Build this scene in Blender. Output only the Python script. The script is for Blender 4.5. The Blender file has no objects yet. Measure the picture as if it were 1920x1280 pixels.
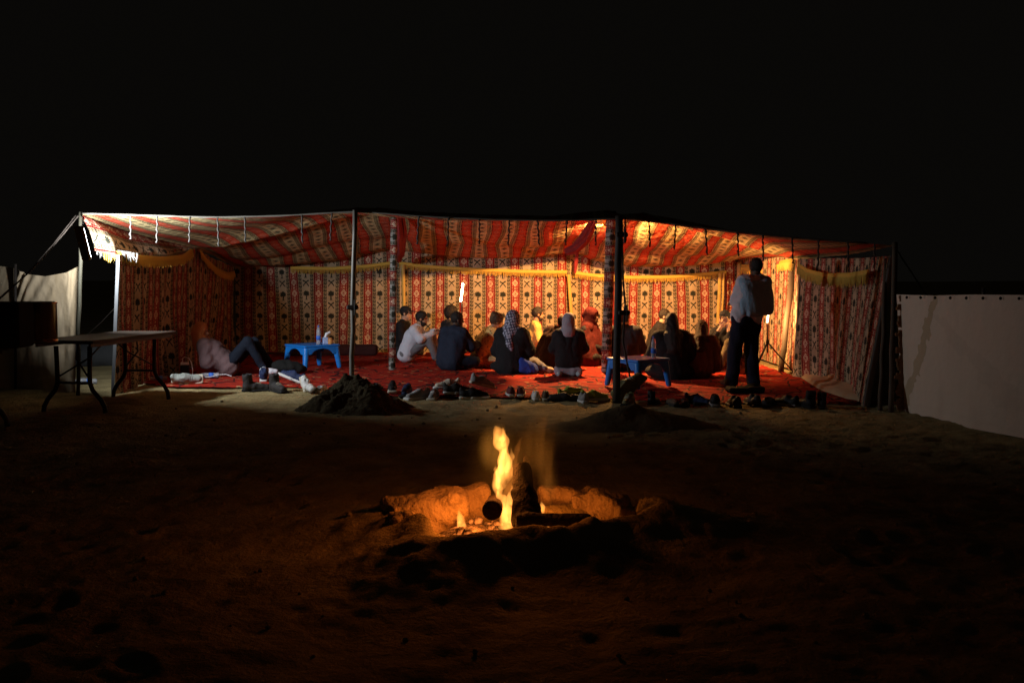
import bpy, math, random
import numpy as np
from mathutils import Vector, Matrix
random.seed(7); rng = np.random.default_rng(11)
SC = bpy.context.scene
COL = SC.collection
R = math.radians

# ------------------------------------------------------------------ camera
HC, FPX, HORIZON, VPX = 1.45, 1867.0, 522.0, 912.0
PITCH = math.atan((640 - HORIZON) / FPX)
YAW = math.atan((960 - VPX) / FPX)
cam_data = bpy.data.cameras.new('camera')
cam = bpy.data.objects.new('camera', cam_data); COL.objects.link(cam)
cam.location = (0, 0, HC)
cam.rotation_euler = (math.pi / 2 - PITCH, 0, -YAW)
cam_data.sensor_fit = 'HORIZONTAL'; cam_data.sensor_width = 36.0
cam_data.lens = FPX / 1920 * 36.0
cam_data.clip_start = 0.1; cam_data.clip_end = 2000
SC.camera = cam
CAMR = cam.rotation_euler.to_matrix()

def ray(px, py):
    return CAMR @ Vector(((px - 960) / FPX, -(py - 640) / FPX, -1.0))
def P(px, py, Y):                       # the point at depth Y that is seen at a pixel of the photograph
    d = ray(px, py); t = Y / d.y
    return Vector((d.x * t, Y, HC + d.z * t))
def G(px, py, z=0.0):                   # the point of height z seen at a pixel
    d = ray(px, py); t = (z - HC) / d.z
    return Vector((d.x * t, d.y * t, z))

# ------------------------------------------------------------------ night sky
world = bpy.data.worlds.new('World'); SC.world = world; world.use_nodes = True
wn = world.node_tree.nodes; wl = world.node_tree.links
bg = wn['Background']
bg.inputs['Color'].default_value = (0.0026, 0.0023, 0.0019, 1)
bg.inputs['Strength'].default_value = 1.0

SC.view_settings.view_transform = 'Standard'
SC.view_settings.look = 'None'
SC.view_settings.exposure = 0.0
SC.view_settings.gamma = 1.0
SC.view_settings.use_curve_mapping = False
SC.cycles.use_denoising = True
SC.cycles.max_bounces = 6
SC.cycles.diffuse_bounces = 3
SC.cycles.volume_bounces = 0
SC.cycles.sample_clamp_indirect = 4.0
SC.cycles.volume_step_rate = 1.0

# ------------------------------------------------------------------ lamps that are lit in the photograph
COLD_AT = P(155, 456, 11.75)
WARM_AT = P(1126, 415, 16.15)
TUBE_AT = P(866, 548, 16.35)
TRIPOD_AT = P(1441, 592, 14.9)
def point(name, at, power, colour, size):
    l = bpy.data.lights.new(name, 'POINT'); l.energy = power; l.color = colour; l.shadow_soft_size = size
    o = bpy.data.objects.new(name, l); COL.objects.link(o); o.location = at
    return o
COLD_N = Vector((.55, .80, .24)).normalized()
l_ = bpy.data.lights.new('cold_light', 'AREA'); l_.energy = 165; l_.color = (0.86, 0.93, 1.0); l_.shape = 'RECTANGLE'; l_.size = .12; l_.size_y = .34
o_ = bpy.data.objects.new('cold_light', l_); COL.objects.link(o_); o_.location = COLD_AT + COLD_N * .03
o_.rotation_euler = COLD_N.to_track_quat('-Z', 'Y').to_euler()
point('warm_light', WARM_AT, 1350, (1.0, 0.50, 0.165), 0.022)
l_ = bpy.data.lights.new('tripod_light', 'AREA'); l_.energy = 34; l_.color = (1.0, 0.58, 0.22); l_.shape = 'RECTANGLE'; l_.size = .10; l_.size_y = .16
TRIPOD_N = Vector((.50, .85, .06)).normalized()
o_ = bpy.data.objects.new('tripod_light', l_); COL.objects.link(o_); o_.location = TRIPOD_AT + TRIPOD_N * .03
o_.rotation_euler = TRIPOD_N.to_track_quat('-Z', 'Y').to_euler()
TUBE_POWER = 60.0
FIRE_C = Vector((0.12, 5.45, 0))
point('fire_light', FIRE_C + Vector((-0.08, 0.0, 0.47)), 9.5, (1.0, 0.25, 0.035), 0.10)
point('ember_light', FIRE_C + Vector((0.17, 0.12, 0.10)), 3.0, (1.0, 0.26, 0.03), 0.05)
point('ember_light', FIRE_C + Vector((-0.20, 0.0, 0.12)), 3.4, (1.0, 0.26, 0.03), 0.05)

# ------------------------------------------------------------------ objects, names, labels
def link(o, parent=None):
    COL.objects.link(o)
    if parent is not None: o.parent = parent
    return o
def tag(o, label, cat, group=None, kind=None):
    o['label'] = label; o['category'] = cat
    if group: o['group'] = group
    if kind: o['kind'] = kind
    return o
def thing(name, label, cat, loc=(0, 0, 0), rz=0.0, group=None, scale=1.0):
    o = bpy.data.objects.new(name, None); link(o)
    o.empty_display_size = 0.05
    o.location = loc; o.rotation_euler = (0, 0, rz); o.scale = (scale,) * 3
    return tag(o, label, cat, group)
def structure(o):
    o['kind'] = 'structure'; return o
def mesh(name, V, F, m=None, parent=None, smooth=True, uv=None, loc=None):
    me = bpy.data.meshes.new(name)
    V = np.asarray(V, dtype=np.float32); F = np.asarray(F, dtype=np.int32)
    n, k = F.shape
    me.vertices.add(len(V)); me.vertices.foreach_set('co', V.ravel())
    me.loops.add(n * k); me.loops.foreach_set('vertex_index', F.ravel())
    me.polygons.add(n); me.polygons.foreach_set('loop_start', np.arange(0, n * k, k, dtype=np.int32))
    me.polygons.foreach_set('use_smooth', np.full(n, smooth))
    if uv is not None:
        l = me.uv_layers.new(name='UVMap')
        l.data.foreach_set('uv', np.asarray(uv, dtype=np.float32)[F.ravel()].ravel())
    me.update(calc_edges=True); me.validate()
    if m is not None: me.materials.append(m)
    o = bpy.data.objects.new(name, me); link(o, parent)
    if loc is not None: o.location = loc
    return o
def poly(name, V, F, m=None, parent=None, smooth=False):
    me = bpy.data.meshes.new(name); me.from_pydata([tuple(v) for v in V], [], F); me.update()
    if smooth: me.polygons.foreach_set('use_smooth', [True] * len(F))
    if m is not None: me.materials.append(m)
    return link(bpy.data.objects.new(name, me), parent)
def grid_faces(nu, nv):
    a = np.arange(nu * nv).reshape(nu, nv)
    return np.stack([a[:-1, :-1], a[1:, :-1], a[1:, 1:], a[:-1, 1:]], -1).reshape(-1, 4)
class MB:                                # collects simple solids into one mesh
    def __init__(s): s.v = []; s.f = []
    def add(s, V, F):
        b = len(s.v); s.v += [tuple(v) for v in V]; s.f += [tuple(i + b for i in f) for f in F]; return s
    def tube(s, pts, r, n=8, cap=True):
        pts = [Vector(p) for p in pts]; V = []; F = []
        rs = r if isinstance(r, (list, tuple)) else [r] * len(pts)
        up = None
        for i, p in enumerate(pts):
            t = (pts[min(i + 1, len(pts) - 1)] - pts[max(i - 1, 0)])
            t = t.normalized() if t.length > 1e-9 else Vector((0, 0, 1))
            if up is None: up = Vector((1, 0, 0)) if abs(t.x) < .9 else Vector((0, 1, 0))
            a = (up - t * up.dot(t)).normalized(); b = t.cross(a); up = a
            for k in range(n):
                w = 2 * math.pi * k / n
                V.append(p + (a * math.cos(w) + b * math.sin(w)) * rs[i])
        for i in range(len(pts) - 1):
            for k in range(n):
                q = (k + 1) % n
                F.append((i * n + k, i * n + q, (i + 1) * n + q, (i + 1) * n + k))
        if cap:
            F.append(tuple(range(n))[::-1]); F.append(tuple((len(pts) - 1) * n + k for k in range(n)))
        return s.add(V, F)
    def box(s, c, size, M=None, bevel=0.0):
        c = Vector(c); h = Vector(size) / 2
        if bevel <= 0:
            V = [Vector((x * h.x, y * h.y, z * h.z)) for x in (-1, 1) for y in (-1, 1) for z in (-1, 1)]
            F = [(0, 1, 3, 2), (4, 6, 7, 5), (0, 4, 5, 1), (2, 3, 7, 6), (0, 2, 6, 4), (1, 5, 7, 3)]
        else:
            b = bevel; V = []; F = []
            ring = []
            for (sx, sy) in ((-1, -1), (1, -1), (1, 1), (-1, 1)):
                if sx * sy > 0: ring += [(sx * h.x, sy * (h.y - b)), (sx * (h.x - b), sy * h.y)]
                else: ring += [(sx * (h.x - b), sy * h.y), (sx * h.x, sy * (h.y - b))]
            ring = [ring[1], ring[0]] if False else ring
            ring = sorted(ring, key=lambda q: math.atan2(q[1], q[0]))
            lay = [(-h.z, 1 - b / max(h.x, h.y)), (-h.z + b, 1), (h.z - b, 1), (h.z, 1 - b / max(h.x, h.y))]
            for z, k in lay: V += [Vector((x * k, y * k, z)) for x, y in ring]
            n = 8
            for i in range(3):
                for k in range(n):
                    q = (k + 1) % n; F.append((i * n + k, i * n + q, (i + 1) * n + q, (i + 1) * n + k))
            F.append(tuple(range(n))[::-1]); F.append(tuple(3 * n + k for k in range(n)))
        if M is not None: V = [M @ v for v in V]
        return s.add([v + c for v in V], F)
    def lathe(s, prof, n=16, c=(0, 0, 0), M=None):
        c = Vector(c); V = []; F = []
        for r, z in prof:
            for k in range(n):
                w = 2 * math.pi * k / n; v = Vector((r * math.cos(w), r * math.sin(w), z))
                V.append((M @ v if M is not None else v) + c)
        for i in range(len(prof) - 1):
            for k in range(n):
                q = (k + 1) % n; F.append((i * n + k, i * n + q, (i + 1) * n + q, (i + 1) * n + k))
        F.append(tuple(range(n))[::-1]); F.append(tuple((len(prof) - 1) * n + k for k in range(n)))
        return s.add(V, F)
    def build(s, name, m, parent=None, smooth=False): return poly(name, s.v, s.f, m, parent, smooth)
def copy_tree(o, parent=None):
    c = o.copy(); link(c)
    if parent is not None: c.parent = parent
    for ch in list(o.children): copy_tree(ch, c)
    return c

# ------------------------------------------------------------------ noise
def _hash(ix, iy, seed):
    h = (ix * 374761393 + iy * 668265263 + seed * 1442695041) & 0xffffffff
    h = ((h ^ (h >> 13)) * 1274126177) & 0xffffffff
    return ((h ^ (h >> 16)) & 0xffff) / 65535.0
def vnoise(x, y, seed=0):
    x = np.asarray(x, float); y = np.asarray(y, float)
    ix = np.floor(x).astype(np.int64); iy = np.floor(y).astype(np.int64)
    fx = x - ix; fy = y - iy; fx = fx * fx * (3 - 2 * fx); fy = fy * fy * (3 - 2 * fy)
    a = _hash(ix, iy, seed); b = _hash(ix + 1, iy, seed); c = _hash(ix, iy + 1, seed); d = _hash(ix + 1, iy + 1, seed)
    return (a + (b - a) * fx) * (1 - fy) + (c + (d - c) * fx) * fy - .5
def fbm(x, y, seed=0, octs=4):
    s = 0; a = 1.0
    for i in range(octs): s = s + a * vnoise(x * 2 ** i + 17.3 * i, y * 2 ** i + 9.1 * i, seed + i); a *= .5
    return s
_W = rng.normal(size=(10, 3)); _W /= np.linalg.norm(_W, axis=1)[:, None]; _PH = rng.uniform(0, 6.28, 10)
def wrinkle(Pt, freq, seed=0, n=5):
    out = 0
    for i in range(n):
        k = (i + seed) % 10
        out = out + np.sin((Pt @ _W[k]) * freq * (0.7 + .25 * i) + _PH[k] + 1.3 * np.sin((Pt @ _W[(k + 3) % 10]) * freq * .5))
    return out / n + .45 * np.sin((Pt @ _W[(seed + 5) % 10]) * freq * 2.1 + 2 * np.sin((Pt @ _W[(seed + 7) % 10]) * freq * .8)) * np.sin((Pt @ _W[(seed + 2) % 10]) * freq * .45)

# ------------------------------------------------------------------ implicit solids
def d_cone(a, b, ra, rb=None):
    a = np.array(a, float); b = np.array(b, float); rb = ra if rb is None else rb; r = max(ra, rb)
    ab = b - a; L = max(ab @ ab, 1e-9)
    def f(p):
        t = np.clip(((p - a) @ ab) / L, 0, 1)
        return np.linalg.norm(p - a - t[..., None] * ab, axis=-1) - (ra + (rb - ra) * t)
    return f, np.minimum(a, b) - r, np.maximum(a, b) + r, '+'
def d_ell(c, r, M=None):
    c = np.array(c, float); r = np.array(r, float)
    M = np.eye(3) if M is None else np.array(M)
    def f(p):
        q = (p - c) @ M                     # M's columns are the local axes
        k0 = np.linalg.norm(q / r, axis=-1); k1 = np.linalg.norm(q / (r * r), axis=-1)
        return k0 * (k0 - 1) / np.maximum(k1, 1e-6)
    e = np.abs(M) @ r
    return f, c - e, c + e, '+'
def d_box(c, h, rnd=0.01, M=None):
    c = np.array(c, float); h = np.array(h, float); M = np.eye(3) if M is None else np.array(M)
    def f(p):
        q = np.abs((p - c) @ M) - h + rnd
        return np.linalg.norm(np.maximum(q, 0), axis=-1) + np.minimum(q.max(-1), 0) - rnd
    e = np.abs(M) @ h
    return f, c - e, c + e, '+'
def d_half(c, n, lo, hi):                  # keeps nothing beyond the plane (used with cut)
    c = np.array(c, float); n = np.array(n, float); n = n / np.linalg.norm(n)
    return (lambda p: -((p - c) @ n)), np.array(lo, float), np.array(hi, float), '+'
def cut(p): return p[0], p[1], p[2], '-'
def sdf_mesh(prims, vox, k=0.03, amp=0.0, freq=30, seed=0, wf=None):
    add = [p for p in prims if p[3] == '+']
    m = k + 3 * vox + amp
    lo = np.min([p[1] for p in add], 0) - m; hi = np.max([p[2] for p in add], 0) + m
    n = np.ceil((hi - lo) / vox).astype(int) + 1
    V = np.full(n, 1.0)
    ax = [lo[i] + vox * np.arange(n[i]) for i in range(3)]
    for f, a, b, op in prims:
        i0 = np.clip(np.floor((a - m - lo) / vox).astype(int), 0, n); i1 = np.clip(np.ceil((b + m - lo) / vox).astype(int) + 1, 0, n)
        if np.any(i1 <= i0): continue
        X = np.stack(np.meshgrid(*[ax[i][i0[i]:i1[i]] for i in range(3)], indexing='ij'), -1)
        d = f(X); s = tuple(slice(i0[i], i1[i]) for i in range(3)); v = V[s]
        if op == '+':
            h = np.clip(.5 + .5 * (v - d) / k, 0, 1); V[s] = v + (d - v) * h - k * h * (1 - h)
        else:
            kk = min(k, .012); e = -d; h = np.clip(.5 - .5 * (v - e) / kk, 0, 1); V[s] = v + (e - v) * h + kk * h * (1 - h)
    if amp > 0:
        near = np.abs(V) < amp * 3 + 2 * vox
        idx = np.argwhere(near); pts = lo + idx * vox
        V[near] += amp * (wf(pts) if wf else wrinkle(pts, freq, seed))
    V[0] = V[-1] = 1; V[:, 0] = V[:, -1] = 1; V[:, :, 0] = V[:, :, -1] = 1
    ins = V < 0
    c = ins[:-1].astype(np.int8) + ins[1:]; c = c[:, :-1] + c[:, 1:]; c = c[:, :, :-1] + c[:, :, 1:]
    cells = np.argwhere((c > 0) & (c < 8))
    idmap = np.full(c.shape, -1, np.int64); idmap[tuple(cells.T)] = np.arange(len(cells))
    offs = np.array([(x, y, z) for x in (0, 1) for y in (0, 1) for z in (0, 1)])
    cv = np.stack([V[tuple((cells + o).T)] for o in offs], 1)
    acc = np.zeros((len(cells), 3)); cnt = np.zeros(len(cells))
    for i in range(8):
        for j in range(i + 1, 8):
            if np.abs(offs[i] - offs[j]).sum() != 1: continue
            va, vb = cv[:, i], cv[:, j]; mk = (va < 0) != (vb < 0)
            t = np.where(mk, va / np.where(mk, va - vb, 1), 0)
            acc += mk[:, None] * (offs[i] + (offs[j] - offs[i]) * t[:, None]); cnt += mk
    vert = lo + (cells + acc / cnt[:, None]) * vox
    quads = []
    for axis in range(3):
        a = [slice(None)] * 3; b = [slice(None)] * 3; a[axis] = slice(0, -1); b[axis] = slice(1, None)
        A = ins[tuple(a)]; B = ins[tuple(b)]; E = np.argwhere(A != B)
        u, w = (axis + 1) % 3, (axis + 2) % 3
        E = E[(E[:, u] > 0) & (E[:, w] > 0)]
        du = np.zeros(3, int); du[u] = 1; dw = np.zeros(3, int); dw[w] = 1
        q = np.stack([idmap[tuple((E - du - dw).T)], idmap[tuple((E - dw).T)], idmap[tuple(E.T)], idmap[tuple((E - du).T)]], 1)
        flip = ~A[tuple(E.T)]
        q[flip] = q[flip][:, ::-1]
        quads.append(q)
    return vert, np.concatenate(quads)
def solid(name, prims, vox, m, parent=None, **kw):
    V, F = sdf_mesh(prims, vox, **kw)
    return mesh(name, V, F, m, parent)

# ------------------------------------------------------------------ materials
MATS = {}
def newmat(name):
    m = bpy.data.materials.new(name); m.use_nodes = True; MATS[name] = m
    return m, m.node_tree, m.node_tree.nodes['Principled BSDF']
def mat(name, col, rough=0.8, metal=0.0, var=0.25, scale=12.0, bump=0.0, bscale=80.0, spec=0.3, **kw):
    if name in MATS: return MATS[name]
    m, nt, b = newmat(name)
    tc = nt.nodes.new('ShaderNodeTexCoord')
    nz = nt.nodes.new('ShaderNodeTexNoise'); nz.inputs['Scale'].default_value = scale; nz.inputs['Detail'].default_value = 4
    nt.links.new(tc.outputs['Object'], nz.inputs['Vector'])
    mx = nt.nodes.new('ShaderNodeMix'); mx.data_type = 'RGBA'
    mx.inputs[6].default_value = tuple(c * (1 - var) for c in col) + (1,); mx.inputs[7].default_value = tuple(min(1, c * (1 + var)) for c in col) + (1,)
    nt.links.new(nz.outputs['Fac'], mx.inputs[0]); nt.links.new(mx.outputs[2], b.inputs['Base Color'])
    b.inputs['Roughness'].default_value = rough; b.inputs['Metallic'].default_value = metal
    b.inputs['Specular IOR Level'].default_value = spec
    for k_, v_ in kw.items(): b.inputs[k_.replace('_', ' ')].default_value = v_
    if bump > 0:
        n2 = nt.nodes.new('ShaderNodeTexNoise'); n2.inputs['Scale'].default_value = bscale; n2.inputs['Detail'].default_value = 3
        nt.links.new(tc.outputs['Object'], n2.inputs['Vector'])
        bp = nt.nodes.new('ShaderNodeBump'); bp.inputs['Strength'].default_value = bump; bp.inputs['Distance'].default_value = 0.02
        nt.links.new(n2.outputs['Fac'], bp.inputs['Height']); nt.links.new(bp.outputs['Normal'], b.inputs['Normal'])
    return m
class E:                                    # arithmetic on node sockets
    nt = None
    def __init__(s, x): s.x = x
    @staticmethod
    def op(o, *a):
        n = E.nt.nodes.new('ShaderNodeMath'); n.operation = o
        for i, v in enumerate(a):
            v = v.x if isinstance(v, E) else v
            if isinstance(v, (int, float)): n.inputs[i].default_value = v
            else: E.nt.links.new(v, n.inputs[i])
        return E(n.outputs[0])
    def __add__(a, b): return E.op('ADD', a, b)
    __radd__ = __add__
    def __sub__(a, b): return E.op('SUBTRACT', a, b)
    def __rsub__(a, b): return E.op('SUBTRACT', b, a)
    def __mul__(a, b): return E.op('MULTIPLY', a, b)
    __rmul__ = __mul__
    def __truediv__(a, b): return E.op('DIVIDE', a, b)
    def __lt__(a, b): return E.op('LESS_THAN', a, b)
    def __gt__(a, b): return E.op('GREATER_THAN', a, b)
    def fr(a): return E.op('FRACT', a)
    def ab(a): return E.op('ABSOLUTE', a)
def mn(a, b): return E.op('MINIMUM', a, b)
def mxx(a, b): return E.op('MAXIMUM', a, b)
def colmix(nt, fac, a, b):
    n = nt.nodes.new('ShaderNodeMix'); n.data_type = 'RGBA'
    for i, v in ((0, fac), (6, a), (7, b)):
        v = v.x if isinstance(v, E) else v
        if isinstance(v, (int, float)): n.inputs[i].default_value = v
        elif isinstance(v, tuple): n.inputs[i].default_value = v + ((1,) if len(v) == 3 else ())
        else: nt.links.new(v, n.inputs[i])
    return n.outputs[2]
CREAM, RED, BLACK, GOLD = (.45, .35, .225), (.26, .010, .009), (.040, .036, .026), (.62, .42, .16)
def fabric(name, cream=CREAM, red=RED, roof=False):
    m, nt, b = newmat(name); E.nt = nt
    uvn = nt.nodes.new('ShaderNodeUVMap'); sp = nt.nodes.new('ShaderNodeSeparateXYZ'); nt.links.new(uvn.outputs[0], sp.inputs[0])
    u, v = E(sp.outputs[0]), E(sp.outputs[1])
    tcw = nt.nodes.new('ShaderNodeTexCoord'); nw = nt.nodes.new('ShaderNodeTexNoise'); nw.inputs['Scale'].default_value = 22.0; nw.inputs['Detail'].default_value = 3; nt.links.new(tcw.outputs['Object'], nw.inputs['Vector'])
    u = u + (E(nw.outputs['Fac']) - .5) * .045; v = v + (E(nw.outputs['Fac']) - .5) * .05
    fu = (u + .5).fr() - .5; s = fu.ab(); W, H = .464, .42
    # palm over crossed swords on the cream stripe
    x = fu * W; y = v.fr() * H; ax = x.ab()
    py = y - .305
    rad = E.op('SQRT', x * x + py * py); ang = E.op('ARCTAN2', py, x)
    frond = E.op('SINE', ang * 11.0) * .010 + .056
    crown = (rad < frond) * ((py + ax * .40) > -.032)
    trunk = (ax < .0105) * (y > .195) * (y < .30)
    base = (ax < .024) * (y > .19) * (y < .203)
    q = y - .095
    s1 = ((q - x * 1.0 + x * x * 6.0 - .006).ab() < .0135) * (ax < .056)
    s2 = ((q + x * 1.0 + x * x * 6.0 - .006).ab() < .0135) * (ax < .056)
    hilt = ((ax - .040).ab() < .012) * ((q + .045).ab() < .006)
    motif = mn(crown + trunk + base + s1 + s2 + hilt, 1.0)
    if roof:                                  # the roof cloth: bars and lozenges across the pale stripe, plain red bands
        yy = (v * 2.0).fr() - .5; motif = mn(((yy.ab() * .30 + ax * 1.3) < .072) + (((v * 4.0).fr() - .5).ab() < .055) * (ax < .062), 1.0) * .8
    c_cream = colmix(nt, motif, cream, (.030, .032, .022))
    # comb border
    bx = (s - .17) / .155; bv = (v * 6.0).fr()
    k1 = (bv < .30) * (bx < .64)
    k2 = ((bx - .70).ab() < .09)
    k3 = ((bx - .5).ab() < .13) * ((bv - .64).ab() < .14)
    k4 = (bx < .12)
    comb = mn(k1 + k2 * (bv < .55) + k3 + k4 * (bv < .75), 1.0)
    c_bord = colmix(nt, comb, (cream[0] * .66, cream[1] * .66, cream[2] * .60), BLACK)
    g = (bx > .88) * ((v * 12.0).fr() > .45)
    c_bord = colmix(nt, g, c_bord, (.30, .045, .035))
    # red band of stepped diamonds
    rx = (.5 - s) * W; ry = (((v * 2.0).fr()) - .5).ab() * (H / 2)
    dia = rx / .058 + ry / .072
    st = ((v * 40.0).fr() - .5) * .10 + dia
    o1 = ((st - .82).ab() < .14); o2 = ((dia - .40).ab() < .11); dot = (dia < .0)
    d2 = rx / .03 + ((ry - .105).ab()) / .03
    dots = mn(o1 + o2 + dot + (d2 < .45), 1.0)
    c_red = colmix(nt, (dots * ((v * 40.0).fr() > .5)) * .35 if roof else dots, red, (.66, .52, .36))
    scal = (rx + (((v * 2.0).fr()) - .5).ab() * .030) > .079
    c_red = colmix(nt, scal, c_red, (.10, .012, .010))
    if not roof:                              # small pale stitches all over the red band
        stt = (((rx * 30.0).fr() - .5).ab() < .24) * ((((v * 14.0).fr()) - .5).ab() < .24) * (dia > 1.02) * (rx < .075)
        c_red = colmix(nt, stt * .75, c_red, (.58, .42, .28))
    isb = s > .17; isr = s > .325
    c = colmix(nt, isb, c_cream, c_bord); c = colmix(nt, isr, c, c_red)
    nz = nt.nodes.new('ShaderNodeTexNoise'); nz.inputs['Scale'].default_value = 5.0; nz.inputs['Detail'].default_value = 5
    tc = nt.nodes.new('ShaderNodeTexCoord'); nt.links.new(tc.outputs['Object'], nz.inputs['Vector'])
    hs = nt.nodes.new('ShaderNodeMix'); hs.data_type = 'RGBA'; hs.blend_type = 'MULTIPLY'; hs.inputs[0].default_value = .55
    rp = nt.nodes.new('ShaderNodeValToRGB'); rp.color_ramp.elements[0].position = .3; rp.color_ramp.elements[0].color = (.45, .38, .32, 1); rp.color_ramp.elements[1].position = .68
    nt.links.new(nz.outputs['Fac'], rp.inputs[0]); nt.links.new(c, hs.inputs[6]); nt.links.new(rp.outputs[0], hs.inputs[7])
    nt.links.new(hs.outputs[2], b.inputs['Base Color'])
    b.inputs['Roughness'].default_value = .9; b.inputs['Specular IOR Level'].default_value = .15
    n2 = nt.nodes.new('ShaderNodeTexNoise'); n2.inputs['Scale'].default_value = 7.0; n2.inputs['Detail'].default_value = 5
    nt.links.new(tc.outputs['Object'], n2.inputs['Vector'])
    bp = nt.nodes.new('ShaderNodeBump'); bp.inputs['Strength'].default_value = .6; bp.inputs['Distance'].default_value = .05
    nt.links.new(n2.outputs['Fac'], bp.inputs['Height']); nt.links.new(bp.outputs['Normal'], b.inputs['Normal'])
    return m
def emit(name, col, strength):
    m, nt, b = newmat(name)
    b.inputs['Base Color'].default_value = tuple(col) + (1,)
    b.inputs['Emission Color'].default_value = tuple(col) + (1,); b.inputs['Emission Strength'].default_value = strength
    return m
def sand(name, col=(.42, .325, .155)):
    m, nt, b = newmat(name)
    tc = nt.nodes.new('ShaderNodeTexCoord')
    nz = nt.nodes.new('ShaderNodeTexNoise'); nz.inputs['Scale'].default_value = 2.2; nz.inputs['Detail'].default_value = 8; nz.inputs['Roughness'].default_value = .62
    nt.links.new(tc.outputs['Object'], nz.inputs['Vector'])
    rp = nt.nodes.new('ShaderNodeValToRGB')
    e = rp.color_ramp.elements; e[0].position = .32; e[0].color = tuple(c * .55 for c in col) + (1,); e[1].position = .66; e[1].color = tuple(c * 1.15 for c in col) + (1,)
    nt.links.new(nz.outputs['Fac'], rp.inputs[0]); nt.links.new(rp.outputs[0], b.inputs['Base Color'])
    b.inputs['Roughness'].default_value = .97; b.inputs['Specular IOR Level'].default_value = .08
    n2 = nt.nodes.new('ShaderNodeTexNoise'); n2.inputs['Scale'].default_value = 26; n2.inputs['Detail'].default_value = 6; n2.inputs['Roughness'].default_value = .65
    nt.links.new(tc.outputs['Object'], n2.inputs['Vector'])
    bp = nt.nodes.new('ShaderNodeBump'); bp.inputs['Strength'].default_value = 1.0; bp.inputs['Distance'].default_value = .045
    nt.links.new(n2.outputs['Fac'], bp.inputs['Height']); nt.links.new(bp.outputs['Normal'], b.inputs['Normal'])
    return m
M_FAB = fabric('tent_fabric'); M_ROOF = fabric('roof_fabric', (.55, .42, .20), (.44, .055, .020), True)
M_SAND = sand('sand_floor'); M_SANDP = sand('sand_pile', (.13, .10, .055))
M_WOOD = mat('pole_wood', (.10, .065, .04), .7, bump=.3, scale=6)
M_POLE = mat('pole_dark', (.045, .035, .028), .6, bump=.3)
M_STEEL = mat('pole_steel', (.20, .18, .15), .5, metal=.2, var=.4, scale=5)
M_GOLD = mat('gold_trim', (.58, .36, .06), .75, var=.35, scale=60)
M_ROPE = mat('rope', (.17, .15, .12), .9, var=.4, scale=60)
M_ROPED = mat('rope_dark', (.06, .045, .035), .9, var=.4, scale=60)
M_STRAP = mat('tie_strap_cloth', (.09, .08, .07), .9, var=.5, scale=50)
M_BURG = mat('burgundy_cloth', (.22, .02, .02), .85, var=.4, scale=30, bump=.3)
M_BLACK = mat('black_plastic', (.018, .017, .016), .45)
M_WHITE = mat('white_plastic', (.75, .75, .76), .4, var=.05)
M_BLUE = mat('blue_plastic', (.012, .19, .62), .35, var=.08, scale=4, spec=.5)
M_CANVAS = None
# ------------------------------------------------------------------ ground
def spaced(lo, hi, step, far, grow):
    a = list(np.arange(lo, hi, step)); s = step; x = hi
    up = []
    while x < far: up.append(x); s *= grow; x += s
    s = step; x = lo; dn = []
    while x > -far:
        s *= grow; x -= s; dn.append(x)
    return np.array(dn[::-1] + a + up)
gx = spaced(-6.0, 6.0, .024, 600, 1.22); gy = spaced(2.9, 13.6, .024, 600, 1.22)
foot = []
for _ in range(420):
    y_ = rng.uniform(2.6, 13.0)
    foot.append((rng.uniform(-6, 6), y_, rng.uniform(.09, .17), rng.uniform(.05, .085), rng.uniform(0, 3.14), rng.uniform(.006, .020) * (1 if y_ < 9 else .6)))
def ground_h(X, Y):
    X = np.asarray(X, float); Y = np.asarray(Y, float)
    near = np.clip((30 - np.hypot(X, Y - 8)) / 15, 0, 1)
    h = .05 * fbm(X * .55, Y * .55, 3, 3) + .022 * fbm(X * 1.7, Y * 1.7, 21, 3) + .026 * np.minimum(fbm(X * 5.0, Y * 6.5, 61, 4), .10) + .012 * fbm(X * 11, Y * 13, 40, 3)
    inside = np.clip((Y - 12.9) / .5, 0, 1)                  # trodden flat under the rugs
    h = h * (1 - .93 * inside) * near - .012 * inside
    far = np.clip((np.hypot(X, Y) - 40) / 60, 0, 1)
    h = h + far * 1.2 * fbm(X * .02, Y * .02, 77, 3)
    return h
def fire_h(X, Y):
    dx = (X - FIRE_C.x); dy = (Y - FIRE_C.y)
    wob = 1 + .16 * np.sin(3 * np.arctan2(dy, dx) + 1) + .10 * np.sin(5 * np.arctan2(dy, dx))
    r = np.hypot(dx / (1.0 + .06 * np.sign(dx)), dy * 1.22) / wob
    ridge = .16 * np.exp(-((r - .66) / .20) ** 2) * (1 - .30 * np.clip(dy / .5, 0, 1)) * (1 - .22 * np.clip(-dy / .25, 0, 1)) * (1 + .25 * np.clip(dx / .4, 0, 1)) * (1 - .30 * np.clip((-dx - .1) / .4, 0, 1))
    ridge = ridge * (.97 + .28 * fbm(X * 3, Y * 3, 5, 3)) * (1 - .42 * np.clip((np.abs(dx) - .35) / .3, 0, 1)) + .022 * fbm(X * 9, Y * 9, 15, 4) * np.exp(-((r - .75) / .4) ** 2)
    tail = (.09 + .03 * fbm(X * 8, Y * 8, 19, 4)) * np.exp(-((r - .82) / .42) ** 2) * (dy < .3)
    pit = -.05 * np.exp(-(r / .45) ** 4)
    return ridge + tail * (r > .62) + np.minimum(tail, .1) * 0 + pit
GX, GY = np.meshgrid(gx, gy, indexing='ij')
GZ = ground_h(GX, GY)
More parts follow.
